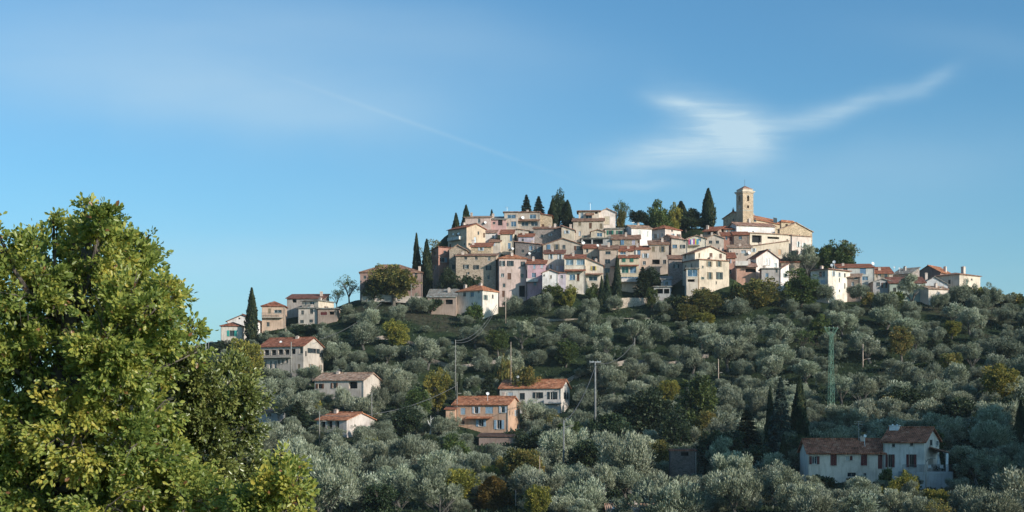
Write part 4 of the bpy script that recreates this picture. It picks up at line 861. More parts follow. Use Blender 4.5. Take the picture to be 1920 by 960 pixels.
pole('slim pole with a small lamp behind the annex of the orange house', 857, 716, 756, 284, .10, M_PALEP, lamp=(.55, 738))
pole('short bare pole between the low coral roofed house and the pale tile roofed house', 697, 736, 774, 266, .12, M_PALEP)
pole('lamp pole standing at the left end of the low coral roofed house', 599, 771, 812, 253, .12, M_PALEP, lamp=(.9, 790))
pole('stout pole against the long two storey house by the yellow tree', 546, 641, 693, 306, .18, M_PALEP)
pole('thin grey pole in the hedge above the long two storey house', 536, 612, 640, 335, .10, M_WOOD)
pole('thin lamp pole in front of the long brownish pink house', 771, 532, 565, 350, .11, M_PALEP, lamp=(.9, 538))
pole('weathered pole below the tall pinkish house with the thin balcony', 948, 546, 602, 343, .13, M_WOOD)
pole('pale pole with a side lamp right of the big crossarm pole', 1190, 633, 692, 322, .13, M_PALEP, lamp=(-1.0, 671))
pole('slender reddish pole among the olives of the right middle slope', 1347, 673, 710, 300, .13, M_WOOD, lamp=(.5, 699))
pole('tall reddish brown pole with a lamp right of the green lattice pylon', 1618, 645, 706, 305, .15, M_WOOD, lamp=(1.3, 673))
pole('short pale stub pole left of the green lattice pylon', 1530, 715, 736, 292, .12, M_PALEP)
pole('leaning dark pole beside the rusty brown conical tree', 967, 918, 965, 184, .08, M_WOOD)
pole('thin brown pole between two olive crowns left of the crossarm pole', 958, 641, 682, 305, .09, M_WOOD)
pole('faint pole in the shade below the lamp post of the lower middle', 1012, 855, 895, 196, .06, M_WOOD)
pole('white curved street lamp in front of the shaded villa', 1736, 862, 912, 176, .09, M_PALEP, 'street lamp', lamp=(.85, 860), name='street_lamp', group=None)
pole('grey utility pole with two crossarms left of the house with turquoise shutters', 386, 632, 680, 335, .14, M_GALV, arm=(.9, .3))
pole('small lamp pole next to the twin crossarm pole at the far left', 391, 640, 678, 336, .10, M_PALEP, lamp=(.8, 641))
pole('short dark pole on the low terrace wall under the village', 1091, 597, 640, 341, .10, M_PALEP)
def pylon():
    Y = 262.0; x, y, zt = W(1558.5, 615, Y); zb = (HY - 768) / F * Y; zb = min(zb, gz(x, y)); H_ = zt - zb
    root = empty('lattice_pylon', (x, y, zb), R_(18)); tag(root, 'green steel lattice pylon with a wide forked head among the olives', 'pylon')
    wd = lambda z: .50 - .28 * z / H_
    m = MB()
    for sx in (-1, 1):
        for sy in (-1, 1): m.tube([(sx * wd(0), sy * wd(0), 0), (sx * wd(H_ - 1.6), sy * wd(H_ - 1.6), H_ - 1.6)], .035, 4)
    m.build('corner_posts', M_GREEN, root)
    m = MB(); n = 16; zs = [(H_ - 1.6) * i / n for i in range(n + 1)]
    for i in range(n):
        a, b = wd(zs[i]), wd(zs[i + 1]); s = 1 if i % 2 else -1
        for f in range(4):
            an = math.pi / 2 * f; rot = lambda px, py, z: (px * math.cos(an) - py * math.sin(an), px * math.sin(an) + py * math.cos(an), z)
            m.tube([rot(-s * a, -a, zs[i]), rot(s * b, -b, zs[i + 1])], .03, 4); m.tube([rot(-b, -b, zs[i + 1]), rot(b, -b, zs[i + 1])], .026, 4)
    m.build('bracing', M_GREEN, root)
    m = MB(); z0 = H_ - 1.6; w0 = wd(z0)
    for sy in (-1, 1):
        for sx in (-1, 1): m.tube([(sx * w0, sy * w0, z0), (sx * 1.35, sy * .15, H_)], .045, 4); m.tube([(0, sy * w0, z0 + .1), (sx * .6, sy * .15, H_)], .035, 4)
        m.tube([(-1.5, sy * .15, H_), (1.5, sy * .15, H_)], .045, 4)
    for q in range(-5, 6): m.tube([(q * .27, -.15, H_), (q * .27 + .13, .15, H_)], .03, 4)
    hd = m.build('head_frame', M_GREEN, root)
    m = MB()
    for q in (-1.35, -.45, .45, 1.35): m.tube([(q, 0, H_ + .02), (q, 0, H_ + .3)], .07, 6)
    m.build('insulator', simple('insulator_glass', (.25, .30, .28), .3), hd)
pylon()
M_WIRE = simple('cable', (.10, .10, .10), .6)
def wire(label, p, q, sag, r=.06):
    A, B = Vector(W(*p)), Vector(W(*q)); m = MB()
    pts = [A.lerp(B, t / 14) - Vector((0, 0, sag * 4 * (t / 14) * (1 - t / 14))) for t in range(15)]
    m.tube(pts, r, 5); o = m.build('overhead_cable', M_WIRE); tag(o, label, 'cable', 'overhead cables on the slope')
wire('upper of two cables rising from the bare pale pole to the village', (854, 639, 302), (931, 572, 343), 2.2)
wire('lower of two cables rising from the bare pale pole to the village', (854, 642, 302), (931, 577, 343), 2.6)
wire('cable running up right from the long two storey house to the pink house', (600, 636, 313), (715, 568, 350), 1.2)
wire('cable sagging from the big crossarm pole down to the lower lamp post', (1117, 684, 262), (1057, 792, 216), 1.5)
wire('cable sagging across the olives left of the orange house', (598, 778, 253), (858, 722, 284), 2.2)
wire('cable from the crossarm pole up to the pale pole with a side lamp', (1116, 680, 262), (1190, 640, 322), 1.8)
# bare white dead tree, villa veranda, parasol
def snag():
    x, y, z = W(806, 806, 268); zg = gz(x, y); z = max(z, zg)
    m = MB(); m.tube([(0, 0, -1), (.25, 0, .4), (-.15, 0, 1.1), (-.45, 0, 1.9)], [.16, .13, .10, .05], 6); m.tube([(.1, 0, .8), (.2, 0, 1.9), (.15, .1, 2.7)], [.08, .06, .03], 5); m.tube([(.2, 0, 1.9), (.8, 0, 2.4)], [.05, .02], 5)
    o = m.build('dead_tree', simple('bleached_wood', (.72, .70, .66), .9)); o.location = (x, y, z); tag(o, 'small bleached white dead tree on the slope left of the orange house', 'dead tree')
snag()
def veranda():
    Y = 189.0; x0, y0, zt = W(1741, 836, Y); x1 = W(1782, 847, Y - 1)[0]; zb = (HY - 884) / F * Y
    root = empty('veranda', (x0, y0, zb)); tag(root, 'tiled veranda roof on white posts at the right side of the shaded villa', 'veranda')
    w = x1 - x0; h0 = (HY - 838) / F * Y - zb; h1 = (HY - 847) / F * Y - zb
    m = MB(); m.prism([(0.35, -.5, h0), (w, -.5, h1), (w, 4.2, h1), (0.35, 4.2, h0)], .15); m.build('roof', tiles(T_PNK, 'y'), root)
    for yy in (-.3, 3.9):
        m = MB(); m.box(w - .35, w - .05, yy, yy + .3, 0, h1 - .2); m.build('post', M_WHITE, root)
    m = MB(); m.box(-3.8, w + .3, -1.2, 4.5, -.35, -.0); m.box(-3.8, w + .3, -1.15, 4.45, -4.5, -.35); m.build('terrace_base', plaster((.40, .42, .42)), root)
    m = MB(); zt_ = .95; m.box(-3.8, w + .3, -1.15, -1.1, zt_ - .05, zt_)
    for q in range(40): c = -3.8 + (w + 4.0) * q / 39; m.box(c, c + .035, -1.145, -1.105, .001, zt_ - .05)
    m.build('railing', M_RAIL, root)
    p = empty('closed_parasol', (W(1764, 880, Y)[0], Y + 1.0, zb)); tag(p, 'closed white parasol standing under the veranda of the shaded villa', 'parasol')
    m = MB(); m.tube([(0, 0, 0), (0, 0, 2.3)], .03, 6); m.build('pole', M_GALV, p)
    m = MB(); m.tube([(0, 0, .7), (0, 0, .75), (0, 0, 1.5), (0, 0, 2.25)], [.05, .30, .20, .03], 10); m.build('folded_canopy', M_WHITE, p, True)
    for i, dx in enumerate((-.9, .75)):
        c = empty('garden_chair', (W(1758, 880, Y)[0] + dx, Y + .5, zb)); tag(c, ('white' ) + ' garden chair ' + ('left' if i == 0 else 'right') + ' of the closed parasol', 'chair')
        m = MB(); m.box(-.25, .25, -.25, .25, .42, .46); m.build('seat', M_WHITE, c)
        m = MB(); m.box(-.25, .25, .22, .26, .461, .9); m.build('backrest', M_WHITE, c)
        for sx in (-.22, .18):
            for sy in (-.24, .2): m = MB(); m.box(sx, sx + .04, sy, sy + .04, 0, .419); m.build('leg', M_WHITE, c)
veranda()

# ------------------------------------------------------------------ vegetation
def leaf_mesh(name, Cn, D, Nn, ln, wd, tint, mat, fold=0.0):
    """diamond leaf sprays: centre, long axis, normal hint, length, width, tint"""
    n = len(Cn); D = D / np.linalg.norm(D, axis=1, keepdims=True)
    S = np.cross(D, Nn); S /= np.maximum(np.linalg.norm(S, axis=1, keepdims=True), 1e-6)
    ln = ln[:, None]; wd = wd[:, None]
    if fold == 0.0:
        V = np.stack([Cn - D * ln * .5, Cn + S * wd * .5 + D * ln * .05, Cn + D * ln * .5, Cn - S * wd * .5 + D * ln * .05], 1).reshape(-1, 3)
        idx = np.arange(n * 4).reshape(-1, 4); per = 4; nf = n
    else:
        U = np.cross(S, D)
        b, t = Cn - D * ln * .5, Cn + D * ln * .5
        l1 = Cn - D * ln * .22 + S * wd * .34 + U * wd * fold; l2 = Cn + D * ln * .18 + S * wd * .5 + U * wd * fold * 1.2
        r1 = Cn - D * ln * .22 - S * wd * .34 + U * wd * fold; r2 = Cn + D * ln * .18 - S * wd * .5 + U * wd * fold * 1.2
        V = np.stack([b, l1, l2, t, r2, r1], 1).reshape(-1, 3)
        k = np.arange(n)[:, None] * 6
        idx = np.concatenate([k + np.array([[0, 3, 2, 1]]), k + np.array([[0, 5, 4, 3]])], 1).reshape(-1, 4); per = 6; nf = n * 2
    me = bpy.data.meshes.new(name)
    me.vertices.add(len(V)); me.vertices.foreach_set('co', V.astype(np.float32).ravel())
    me.loops.add(nf * 4); me.loops.foreach_set('vertex_index', idx.astype(np.int32).ravel())
    me.polygons.add(nf); me.polygons.foreach_set('loop_start', np.arange(0, nf * 4, 4, dtype=np.int32)); me.polygons.foreach_set('loop_total', np.full(nf, 4, dtype=np.int32))
    at = me.attributes.new('tint', 'FLOAT', 'POINT'); at.data.foreach_set('value', np.repeat(np.clip(tint, 0, 1), per).astype(np.float32))
    me.update(calc_edges=True); me.validate(); me.materials.append(mat); return me
def unit(rng, n):
    v = rng.normal(size=(n, 3)); return v / np.linalg.norm(v, axis=1, keepdims=True)
def clump_crown(name, mat, rng, centre, radii, nclump, cr, nleaf, ln, wd, up=.4, shell=(.55, 1.0), lobes=4, lo=-.55, tmul=.25, hang=0.0):
    """uneven crown: clumps scattered over a few overlapping lobes, each clump a tuft of leaf sprays"""
    centre = np.array(centre, float); radii = np.array(radii, float)
    lob = [(centre + unit(rng, 1)[0] * radii * np.array([.45, .45, .35]), radii * rng.uniform(.50, .78)) for _ in range(lobes)] + [(centre, radii * .72)]
    C_, D_, T_, Lr, N_ = [], [], [], [], []
    for i in range(nclump):
        lc, lr = lob[rng.randint(len(lob))]
        d = unit(rng, 1)[0]
        while d[2] < lo: d = unit(rng, 1)[0]
        pc = lc + d * lr * rng.uniform(*shell); r = rng.uniform(*cr); ct = rng.uniform(-.5, .5) * tmul * 2
        k = int(nleaf * rng.uniform(.6, 1.3)); q = unit(rng, k)
        C_.append(pc + q * (r * rng.uniform(.25, 1.0, (k, 1)) ** .6)); D_.append(q * .8 + d * .5 + np.array([0, 0, up - hang * 2]) + rng.normal(scale=.3, size=(k, 3)))
        N_.append(q * .7 + d * .8 + rng.normal(scale=.35, size=(k, 3)))
        T_.append(np.clip(.45 + ct + rng.normal(scale=.2, size=k), 0, 1)); Lr.append(rng.uniform(.7, 1.3, k))
    Cn, D, T, s, Nh = map(np.concatenate, (C_, D_, T_, Lr, N_))
    return leaf_mesh(name, Cn, D, Nh, ln * s, wd * s, T, mat)
def trunk_mesh(name, mat, rng, h, r, nl=4, spread=1.6, top=None, lean=.25, sub=True):
    m = MB(); top = top or h * 1.7
    lx, ly = rng.normal(scale=lean, size=2)
    m.tube([(0, 0, -.8), (0, 0, .15), (lx * .4, ly * .4, h * .5), (lx, ly, h)], [r * 1.7, r * 1.2, r, r * .85], 7)
    for i in range(nl):
        a = 2 * math.pi * (i + rng.uniform(-.3, .3)) / max(nl, 1); s = spread * rng.uniform(.7, 1.15); z = top * rng.uniform(.8, 1.05)
        p1 = (lx + math.cos(a) * s * .35, ly + math.sin(a) * s * .35, h + (z - h) * .45); p2 = (lx + math.cos(a) * s, ly + math.sin(a) * s, z)
        m.tube([(lx, ly, h - .12), p1, p2], [r * .62, r * .42, r * .12], 5)
        if sub:
            for q in range(2):
                b = a + rng.uniform(-1, 1); m.tube([p1, (p1[0] + math.cos(b) * s * .5, p1[1] + math.sin(b) * s * .5, z * rng.uniform(.75, 1.1))], [r * .3, r * .06], 4)
    me = bpy.data.meshes.new(name); me.from_pydata(m.v, [], m.f); me.update(); me.materials.append(mat); me.polygons.foreach_set('use_smooth', [True] * len(me.polygons)); return me
BK = bark((.13, .11, .09)); BKO = bark((.10, .09, .078)); BKD = bark((.075, .06, .05))
VAR = {}
def make_variants():
    rng = np.random.RandomState(11)
    # olive: 5 m high, 6 m wide
    V = []
    for i in range(14):
        w = rng.uniform(.85, 1.12); hz = rng.uniform(1.55, 2.35); sp = i % 5 == 3
        cr = clump_crown('crown', FOL['olive'], rng, (0, 0, 1.0 + hz), (2.75 * w, 2.75 * rng.uniform(.75, 1.1), hz), rng.randint(40, 52) if sp else rng.randint(54, 72), (.35, .75) if sp else (.45, .95), 110 if sp else 185, .31, .08, up=rng.uniform(.5, 1.1), shell=(.62, 1.10), lobes=rng.randint(3, 9), lo=-.75, tmul=.25)
        V.append((trunk_mesh('trunk', BKO, rng, rng.uniform(.6, 1.1), .22, 4, 1.5, 2.8), cr, 5.3, 6.0))
    VAR['olive'] = V
    for kind, mat, b, n in (('green', 'green', BK, 3), ('dark', 'dark', BKD, 4), ('autumn', 'autumn', BK, 3), ('yellow', 'yellow', BK, 3)):
        V = []
        for i in range(n):
            cr = clump_crown('crown', FOL[mat], rng, (0, 0, 4.5), (3.0, 3.0, 3.5), 120, (.5, 1.0), 85, .32, .21, up=.15, shell=(.65, 1.05), lobes=7, lo=-.95, tmul=.25)
            V.append((trunk_mesh('trunk', b, rng, 2.6, .24, 5, 1.9, 5.6), cr, 8.3, 6.4))
        VAR[kind] = V
    V = []      # loose crown with visible branches
    for i in range(3):
        cr = clump_crown('crown', FOL['autumn'] if i == 1 else FOL['green'], rng, (0, 0, 5.0), (3.0, 3.0, 2.9), 60, (.4, .8), 26, .26, .17, up=.2, shell=(.55, 1.1), lobes=6, lo=-.6)
        V.append((trunk_mesh('trunk', BKD, rng, 2.0, .18, 7, 2.4, 6.6), cr, 8.2, 6.6))
    VAR['loose'] = V
    V = []      # italian cypress: slim flame
    for i in range(4):
        n = 5200; z = rng.uniform(0, 1, n) ** .9; prof = np.clip(np.sin(np.pi * np.clip(z * .93 + .07, 0, 1) ** .62), 0, 1) ** .8 * (1 - .25 * z)
        an = rng.uniform(0, 2 * np.pi, n); lump = 1 + .16 * np.sin(an * 3 + z * 9 + i) + .13 * np.sin(an * 5 - z * 19 + i) + .10 * np.sin(an * 8 + z * 41)
        r = .95 * prof * lump * rng.uniform(.55, 1.08, n) ** .5
        C_ = np.stack([np.cos(an) * r, np.sin(an) * r, .4 + z * 9.6], 1); D = np.stack([np.cos(an) * .35, np.sin(an) * .35, np.ones(n)], 1) + rng.normal(scale=.18, size=(n, 3))
        me = leaf_mesh('crown', C_, D, np.stack([np.cos(an), np.sin(an), np.full(n, .2)], 1) + rng.normal(scale=.45, size=(n, 3)), rng.uniform(.35, .65, n), rng.uniform(.14, .24, n), np.clip(.45 + .25 * np.sin(an * 2 + z * 7) + rng.normal(scale=.18, size=n), 0, 1), FOL['cypress'])
        V.append((trunk_mesh('trunk', BKD, rng, 4, .16, 0, 1, 4, .02), me, 10.2, 1.95))
    VAR['cypress'] = V
    def conifer(mat, n=8000, base=.03, wid=2.3, layers=13, droop=.25, h=9.0):
        z = rng.uniform(base, 1, n) ** 1.0; lay = np.round(z * layers + rng.uniform(-.25, .25, n)) / layers; z = .4 * lay + .6 * z
        r0 = wid * (1 - z) ** .8 * rng.uniform(.25, 1.05, n) ** .6; an = rng.uniform(0, 2 * np.pi, n)
        r0 = r0 * (1 + .22 * np.sin(an * 4 + lay * 40) + .12 * np.sin(an * 7 + lay * 23)); zz = .5 + z * h - r0 * droop
        C_ = np.stack([np.cos(an) * r0, np.sin(an) * r0, zz], 1); D = np.stack([np.cos(an), np.sin(an), np.full(n, -.15)], 1) + rng.normal(scale=.3, size=(n, 3))
        return leaf_mesh('crown', C_, D, np.stack([np.cos(an) * .6, np.sin(an) * .6, np.full(n, .7)], 1) + rng.normal(scale=.45, size=(n, 3)), rng.uniform(.35, .7, n), rng.uniform(.12, .24, n), np.clip(.4 + rng.normal(scale=.2, size=n), 0, 1), FOL[mat])
    VAR['conifer'] = [(trunk_mesh('trunk', BKD, rng, 6, .17, 0, 1, 6, .03), conifer('cypress'), 9.5, 4.2) for _ in range(3)]
    VAR['bluefir'] = [(trunk_mesh('trunk', BKD, rng, 6, .17, 0, 1, 6, .03), conifer('bluefir'), 9.5, 4.2) for _ in range(2)]
    V = []
    for i in range(2):   # rusty conical tree
        n = 7000; z = rng.uniform(0, 1, n); an = rng.uniform(0, 2 * np.pi, n)
        prof = np.clip(1 - z ** 1.7, 0, 1) ** .75 * (.82 + .18 * z); lump = 1 + .13 * np.sin(an * 4 + z * 8) + .10 * np.sin(an * 7 - z * 15)
        r = 2.0 * prof * lump * rng.uniform(.4, 1.06, n) ** .5
        C_ = np.stack([np.cos(an) * r, np.sin(an) * r, .3 + z * 5.6], 1); D = np.stack([np.cos(an) * .6, np.sin(an) * .6, np.ones(n)], 1) + rng.normal(scale=.25, size=(n, 3))
        me = leaf_mesh('crown', C_, D, np.stack([np.cos(an), np.sin(an), np.full(n, .2)], 1) + rng.normal(scale=.45, size=(n, 3)), rng.uniform(.22, .42, n), rng.uniform(.10, .18, n), np.clip(.5 + .3 * np.sin(an * 3 + z * 6) + rng.normal(scale=.2, size=n), 0, 1), FOL['brown'])
        V.append((trunk_mesh('trunk', BKD, rng, 3, .16, 0, 1, 3, .02), me, 6.0, 4.1))
    VAR['thuja'] = V
    V = []
    for i in range(3):   # low bushes
        for mat in ('green', 'autumn', 'yellow', 'dark'):
            cr = clump_crown('crown', FOL[mat], rng, (0, 0, .9), (1.2, 1.2, .9), 30, (.3, .5), 60, .24, .15, up=.3, lobes=4, lo=-.3)
            V.append((trunk_mesh('trunk', BKD, rng, .4, .08, 4, .7, 1.1, .05), cr, 2.1, 2.7, mat))
    VAR['bush'] = V
make_variants()
TCOUNT = {}
def place(kind, x, y, z, sw, sh, rot, label, cat, group=None, name=None, vi=None, mat=None):
    vs = VAR[kind]
    if mat: vs = [v for v in vs if v[-1] == mat]
    i = TCOUNT.get((kind, mat), 0); TCOUNT[(kind, mat)] = i + 1
    tr, cr = vs[(i if vi is None else vi) % len(vs)][:2]
    root = empty(name or kind + '_tree', (x, y, z), rot); root.scale = (sw, sw, sh); tag(root, label, cat, group)
    a = link(bpy.data.objects.new('trunk', tr), root); b = link(bpy.data.objects.new('crown', cr), root)
    return root
# named trees: kind, px of axis, py of top, width px, Y, label, (ground row or None)
TREES = [
 ('olive', 642, 716, 44, 281, 'round olive right before the middle of the pale tile roofed house', None),
 ('olive', 706, 711, 46, 281, 'olive hiding the right end of the pale tile roofed house', None),
 ('olive', 684, 788, 56, 250, 'olive covering the right end wall of the low coral roofed house', None),
 ('olive', 630, 800, 60, 246, 'broad olive along the front of the low coral roofed house', None),
 ('olive', 582, 682, 56, 303, 'olive before the gable end of the long two storey house', None),
 ('olive', 515, 698, 50, 304, 'olive at the foot of the gallery front of the long two storey house', None),
 ('olive', 1000, 744, 58, 287, 'olive between the orange house and the front of the white coral roofed house', None),
 ('olive', 842, 772, 46, 275, 'olive at the left corner of the orange house', None),
 ('cypress', 472, 538, 24, 341, 'tall slim cypress alone beside the turquoise shuttered house', 636),
 ('cypress', 781, 436, 19, 371, 'thin left cypress of the two dark ones at the red house', 560),
 ('cypress', 800, 447, 24, 369, 'broader right cypress of the two dark ones at the red house', 565),
 ('cypress', 855, 398, 17, 397, 'shorter of two small cypresses above the ochre house', 440),
 ('cypress', 874, 383, 18, 400, 'taller of two small cypresses above the ochre house', 440),
 ('cypress', 1328, 352, 28, 416, 'tall dark cypress left of the bell tower', 440),
 ('cypress', 1157, 478, 17, 352, 'slim cypress in front of the yellow and green house', 556),
 ('cypress', 1138, 510, 15, 351, 'short cypress left of the yellow and green house', 556),
 ('cypress', 1128, 516, 12, 351, 'smallest dark cypress right of the cream house with yellow shutters', 556),
 ('conifer', 922, 392, 14, 408, 'tiny dark fir tip on the left crest', 425),
 ('conifer', 987, 365, 32, 412, 'feathery dark pine, left of the crest pair above the twin dish house', 430),
 ('conifer', 1010, 368, 34, 413, 'bushy dark pine, right of the crest pair above the twin dish house', 430),
 ('cypress', 1036, 372, 22, 411, 'dark column tree at the left of the tall crest clump', 435),
 ('dark', 1047, 354, 34, 412, 'tallest crooked dark pine of the crest clump', 440),
 ('cypress', 1064, 374, 24, 411, 'rounded dark column tree at the right of the tall crest clump', 440),
 ('loose', 1168, 367, 42, 409, 'airy pale green tree right of the white crest gable', 430),
 ('autumn', 1163, 388, 24, 408, 'narrow brownish tree close to the white crest gable', 432),
 ('dark', 1197, 392, 46, 415, 'dark blue green crest tree right of the airy pale tree', 435),
 ('green', 1236, 374, 50, 405, 'big green tree of the crest, left half of the green and gold pair', 440),
 ('yellow', 1259, 371, 36, 407, 'golden leaved crest tree beside the big green one', 440),
 ('cypress', 1277, 376, 30, 417, 'dark cypress like tree right of the golden crest tree', 440),
 ('dark', 1297, 388, 44, 418, 'dark autumn tree between the golden crest tree and the tall cypress', 440),
 ('dark', 1218, 396, 34, 410, 'low dark tree filling the gap left of the big green crest tree', 440),
 ('olive', 1512, 458, 74, 372, 'large silvery olive under the right end of the stone hall', 512),
 ('olive', 1482, 462, 40, 374, 'smaller olive at the left of the large silvery one under the stone hall', 508),
 ('green', 1546, 455, 38, 374, 'rounded light green tree between the silvery olive and the spreading crest tree', 512),
 ('loose', 1580, 440, 78, 376, 'spreading half bare tree on the ridge right of the stone hall', 510),
 ('green', 1572, 446, 66, 374, 'rounded olive green crown in front of the spreading half bare tree', 512),
 ('autumn', 1417, 512, 96, 346, 'huge round brownish green tree under the white gable house', 606),
 ('green', 1502, 504, 82, 346, 'round deep green tree left of the large sunlit white house', 592),
 ('autumn', 1322, 540, 84, 344, 'large rusty autumn tree at the foot of the tall sunlit house', 622),
 ('autumn', 1283, 562, 56, 342, 'smaller rusty tree left of the large autumn tree', 622),
 ('yellow', 1318, 580, 46, 338, 'low yellow green tree in front of the large autumn tree', 640),
 ('autumn', 738, 486, 92, 356, 'big brownish round tree before the long brownish pink house', 568),
 ('dark', 1286, 404, 46, 410, 'low dark evergreen between the big green crest tree and the tall cypress', 440),
 ('dark', 1312, 408, 40, 411, 'small dark evergreen at the foot of the tall cypress', 440),
 ('dark', 700, 512, 46, 356, 'lower dark tree at the left corner of the long brownish pink house', 566),
 ('loose', 655, 516, 56, 362, 'open branched tree on the ridge left of the long brownish pink house', 572),
 ('loose', 632, 535, 34, 362, 'small open branched tree furthest left on the ridge by the brownish pink house', 578),
 ('loose', 812, 436, 60, 378, 'flat topped leggy pine behind the two dark cypresses', 540),
 ('dark', 874, 505, 52, 361, 'dark creeper covered tree before the large weathered stone house', 555),
 ('dark', 838, 500, 40, 364, 'dark tree in the corner right of the tall brick red house', 560),
 ('yellow', 458, 630, 70, 298, 'bright yellow tree left of the long two storey house', None),
 ('dark', 425, 635, 60, 334, 'dark hedge tree under the turquoise shuttered house', 690),
 ('dark', 505, 618, 60, 338, 'dark tree mass above the long two storey house', 660),
 ('dark', 583, 600, 60, 340, 'dark shrubby tree under the two dark square windows', 650),
 ('yellow', 820, 680, 62, 294, 'yellow brown tree on the slope above the orange house', 745),
 ('conifer', 916, 695, 44, 297, 'dark green fir between the orange and white houses', 755),
 ('cypress', 862, 700, 18, 292, 'thin olive green cypress above the annex of the orange house', 760),
 ('dark', 760, 758, 70, 266, 'round dark green tree left of the orange house', 812),
 ('conifer', 558, 752, 60, 262, 'dark fir left of the low coral roofed house', 835),
 ('autumn', 985, 686, 60, 306, 'thin reddish leaved tree behind the coral roof of the white house', 722),
 ('green', 1311, 694, 84, 262, 'bushy bright green tree in the middle slope below the reddish pole', 815),
 ('autumn', 1322, 755, 48, 250, 'yellowish lower tree under the bushy bright green one', 830),
 ('conifer', 1400, 768, 70, 232, 'pale tipped dark fir left of the cypress cluster', 860),
 ('cypress', 1444, 722, 22, 226, 'left slim cypress of the dark cluster on the lower right', 850),
 ('bluefir', 1464, 708, 50, 224, 'blue green fir in the middle of the cypress cluster', 850),
 ('cypress', 1499, 703, 34, 226, 'broad dark cypress at the right of the cypress cluster', 840),
 ('cypress', 1469, 812, 22, 200, 'short slim cypress below the blue green fir', 890),
 ('conifer', 1775, 625, 40, 316, 'dark spruce on the upper right slope, taller of two', 700),
 ('conifer', 1748, 634, 36, 314, 'slim spruce left of the taller spruce on the upper right slope', 696),
 ('yellow', 1785, 596, 40, 326, 'pale yellow tree behind the two spruces', 650),
 ('green', 1742, 676, 66, 296, 'bright green low bush tree below the two spruces', 716),
 ('dark', 1692, 720, 96, 258, 'broad dark oak above the roof of the shaded villa', 815),
 ('autumn', 1672, 735, 60, 254, 'brown tinged tree at the left side of the broad dark oak', 815),
 ('yellow', 1872, 678, 84, 262, 'big golden green tree near the right edge of the slope', 790),
 ('dark', 1800, 740, 110, 240, 'wide dark tree right of the broad dark oak', 850),
 ('autumn', 1838, 772, 60, 226, 'autumn tinted tree in the shade right of the shaded villa', 870),
 ('dark', 1850, 790, 110, 216, 'large dark tree at the right of the villa veranda', 900),
 ('dark', 1900, 730, 90, 232, 'dark tree mass under the golden green tree at the right edge', 860),
 ('cypress', 1914, 748, 26, 214, 'slim dark cypress at the right edge of the picture', 880),
 ('yellow', 1690, 872, 62, 174, 'yellow green tree before the villa street lamp', 985),
 ('yellow', 1755, 908, 74, 171, 'leafy yellow green tree right of the street lamp at the bottom edge', 1000),
 ('yellow', 1664, 905, 44, 172, 'narrow yellow green tree at the bottom edge below the villa wing', 1000),
 ('green', 1830, 930, 54, 170, 'small yellow green tree at the bottom right', 1000),
 ('thuja', 925, 890, 94, 186, 'rusty brown conical tree at the bottom centre', 985),
 ('dark', 1215, 720, 100, 246, 'wide dark tree in shade right of the tall crossarm pole', 850),
 ('dark', 1150, 770, 100, 232, 'dark rounded tree in shade left of the ruined stone hut', 880),
 ('dark', 1345, 790, 90, 222, 'dark tree right of the ruined stone hut', 890),
 ('dark', 1265, 760, 70, 232, 'dark tree behind the ruined stone hut', 850),
 ('dark', 1420, 830, 90, 206, 'dark bushy tree below the pale tipped fir', 915),
 ('dark', 1100, 820, 90, 214, 'dark tree right of the lower middle lamp post', 900),
 ('dark', 1500, 800, 70, 210, 'dark tree at the left corner of the villa wing', 905),
 ('dark', 1800, 848, 90, 190, 'dark shrub tree under the terrace of the shaded villa', 950),
 ('dark', 1000, 800, 90, 226, 'dark tree left of the lower middle lamp post', 890),
 ('loose', 845, 880, 70, 190, 'purplish twiggy almost bare tree near the bottom centre', 965),
 ('loose', 632, 835, 70, 215, 'bare twiggy tree under the low coral roofed house', 900),
 ('dark', 1222, 498, 40, 358, 'dark climbing tree in the shaded village gap', 560),
 ('conifer', 1205, 500, 34, 356, 'dark fir rising right of the yellow and green house', 562),
 ('green', 1222, 535, 24, 347, 'small light green tree on the pale retaining wall', 586),
 ('green', 1036, 528, 44, 350, 'small leafy tree before the tiny white house', 568),
 ('yellow', 1065, 528, 34, 349, 'orange yellow bush tree below the lilac annex', 570),
 ('green', 1112, 530, 30, 352, 'small green tree below the yellow shuttered house', 560),
]
placed = []      # (x, y, radius)
def row_to_ground(px, Y): 
    X = (px - CX) / F * Y; return HY - gz(X, Y) / Y * F
RAWDIM = {k: (v[0][2], v[0][3]) for k, v in VAR.items()}
trng = random.Random(3)
CATS = {'cypress': 'cypress', 'conifer': 'conifer', 'bluefir': 'conifer', 'thuja': 'conifer', 'olive': 'olive tree'}
NAMES = {'dark': 'broadleaf_tree', 'green': 'broadleaf_tree', 'autumn': 'autumn_tree', 'yellow': 'yellow_tree', 'loose': 'sparse_tree', 'conifer': 'conifer_tree', 'bluefir': 'blue_fir_tree', 'thuja': 'conical_tree', 'cypress': 'cypress_tree', 'olive': 'olive_tree'}
for (k, px, top, w, Y, lab, gr) in TREES:
    x = (px - CX) / F * Y; z = min(gz(x, Y), (HY - gr) / F * Y + 1.5) if gr else gz(x, Y)
    hh = (HY - top) / F * Y - z; rh, rw = RAWDIM[k]; ww = w / F * Y
    place(k, x, Y, z - .1, ww / rw, hh / rh, trng.uniform(0, 6.28), lab, CATS.get(k, 'tree'), None, NAMES[k])
    placed.append((x, Y, ww * .5))
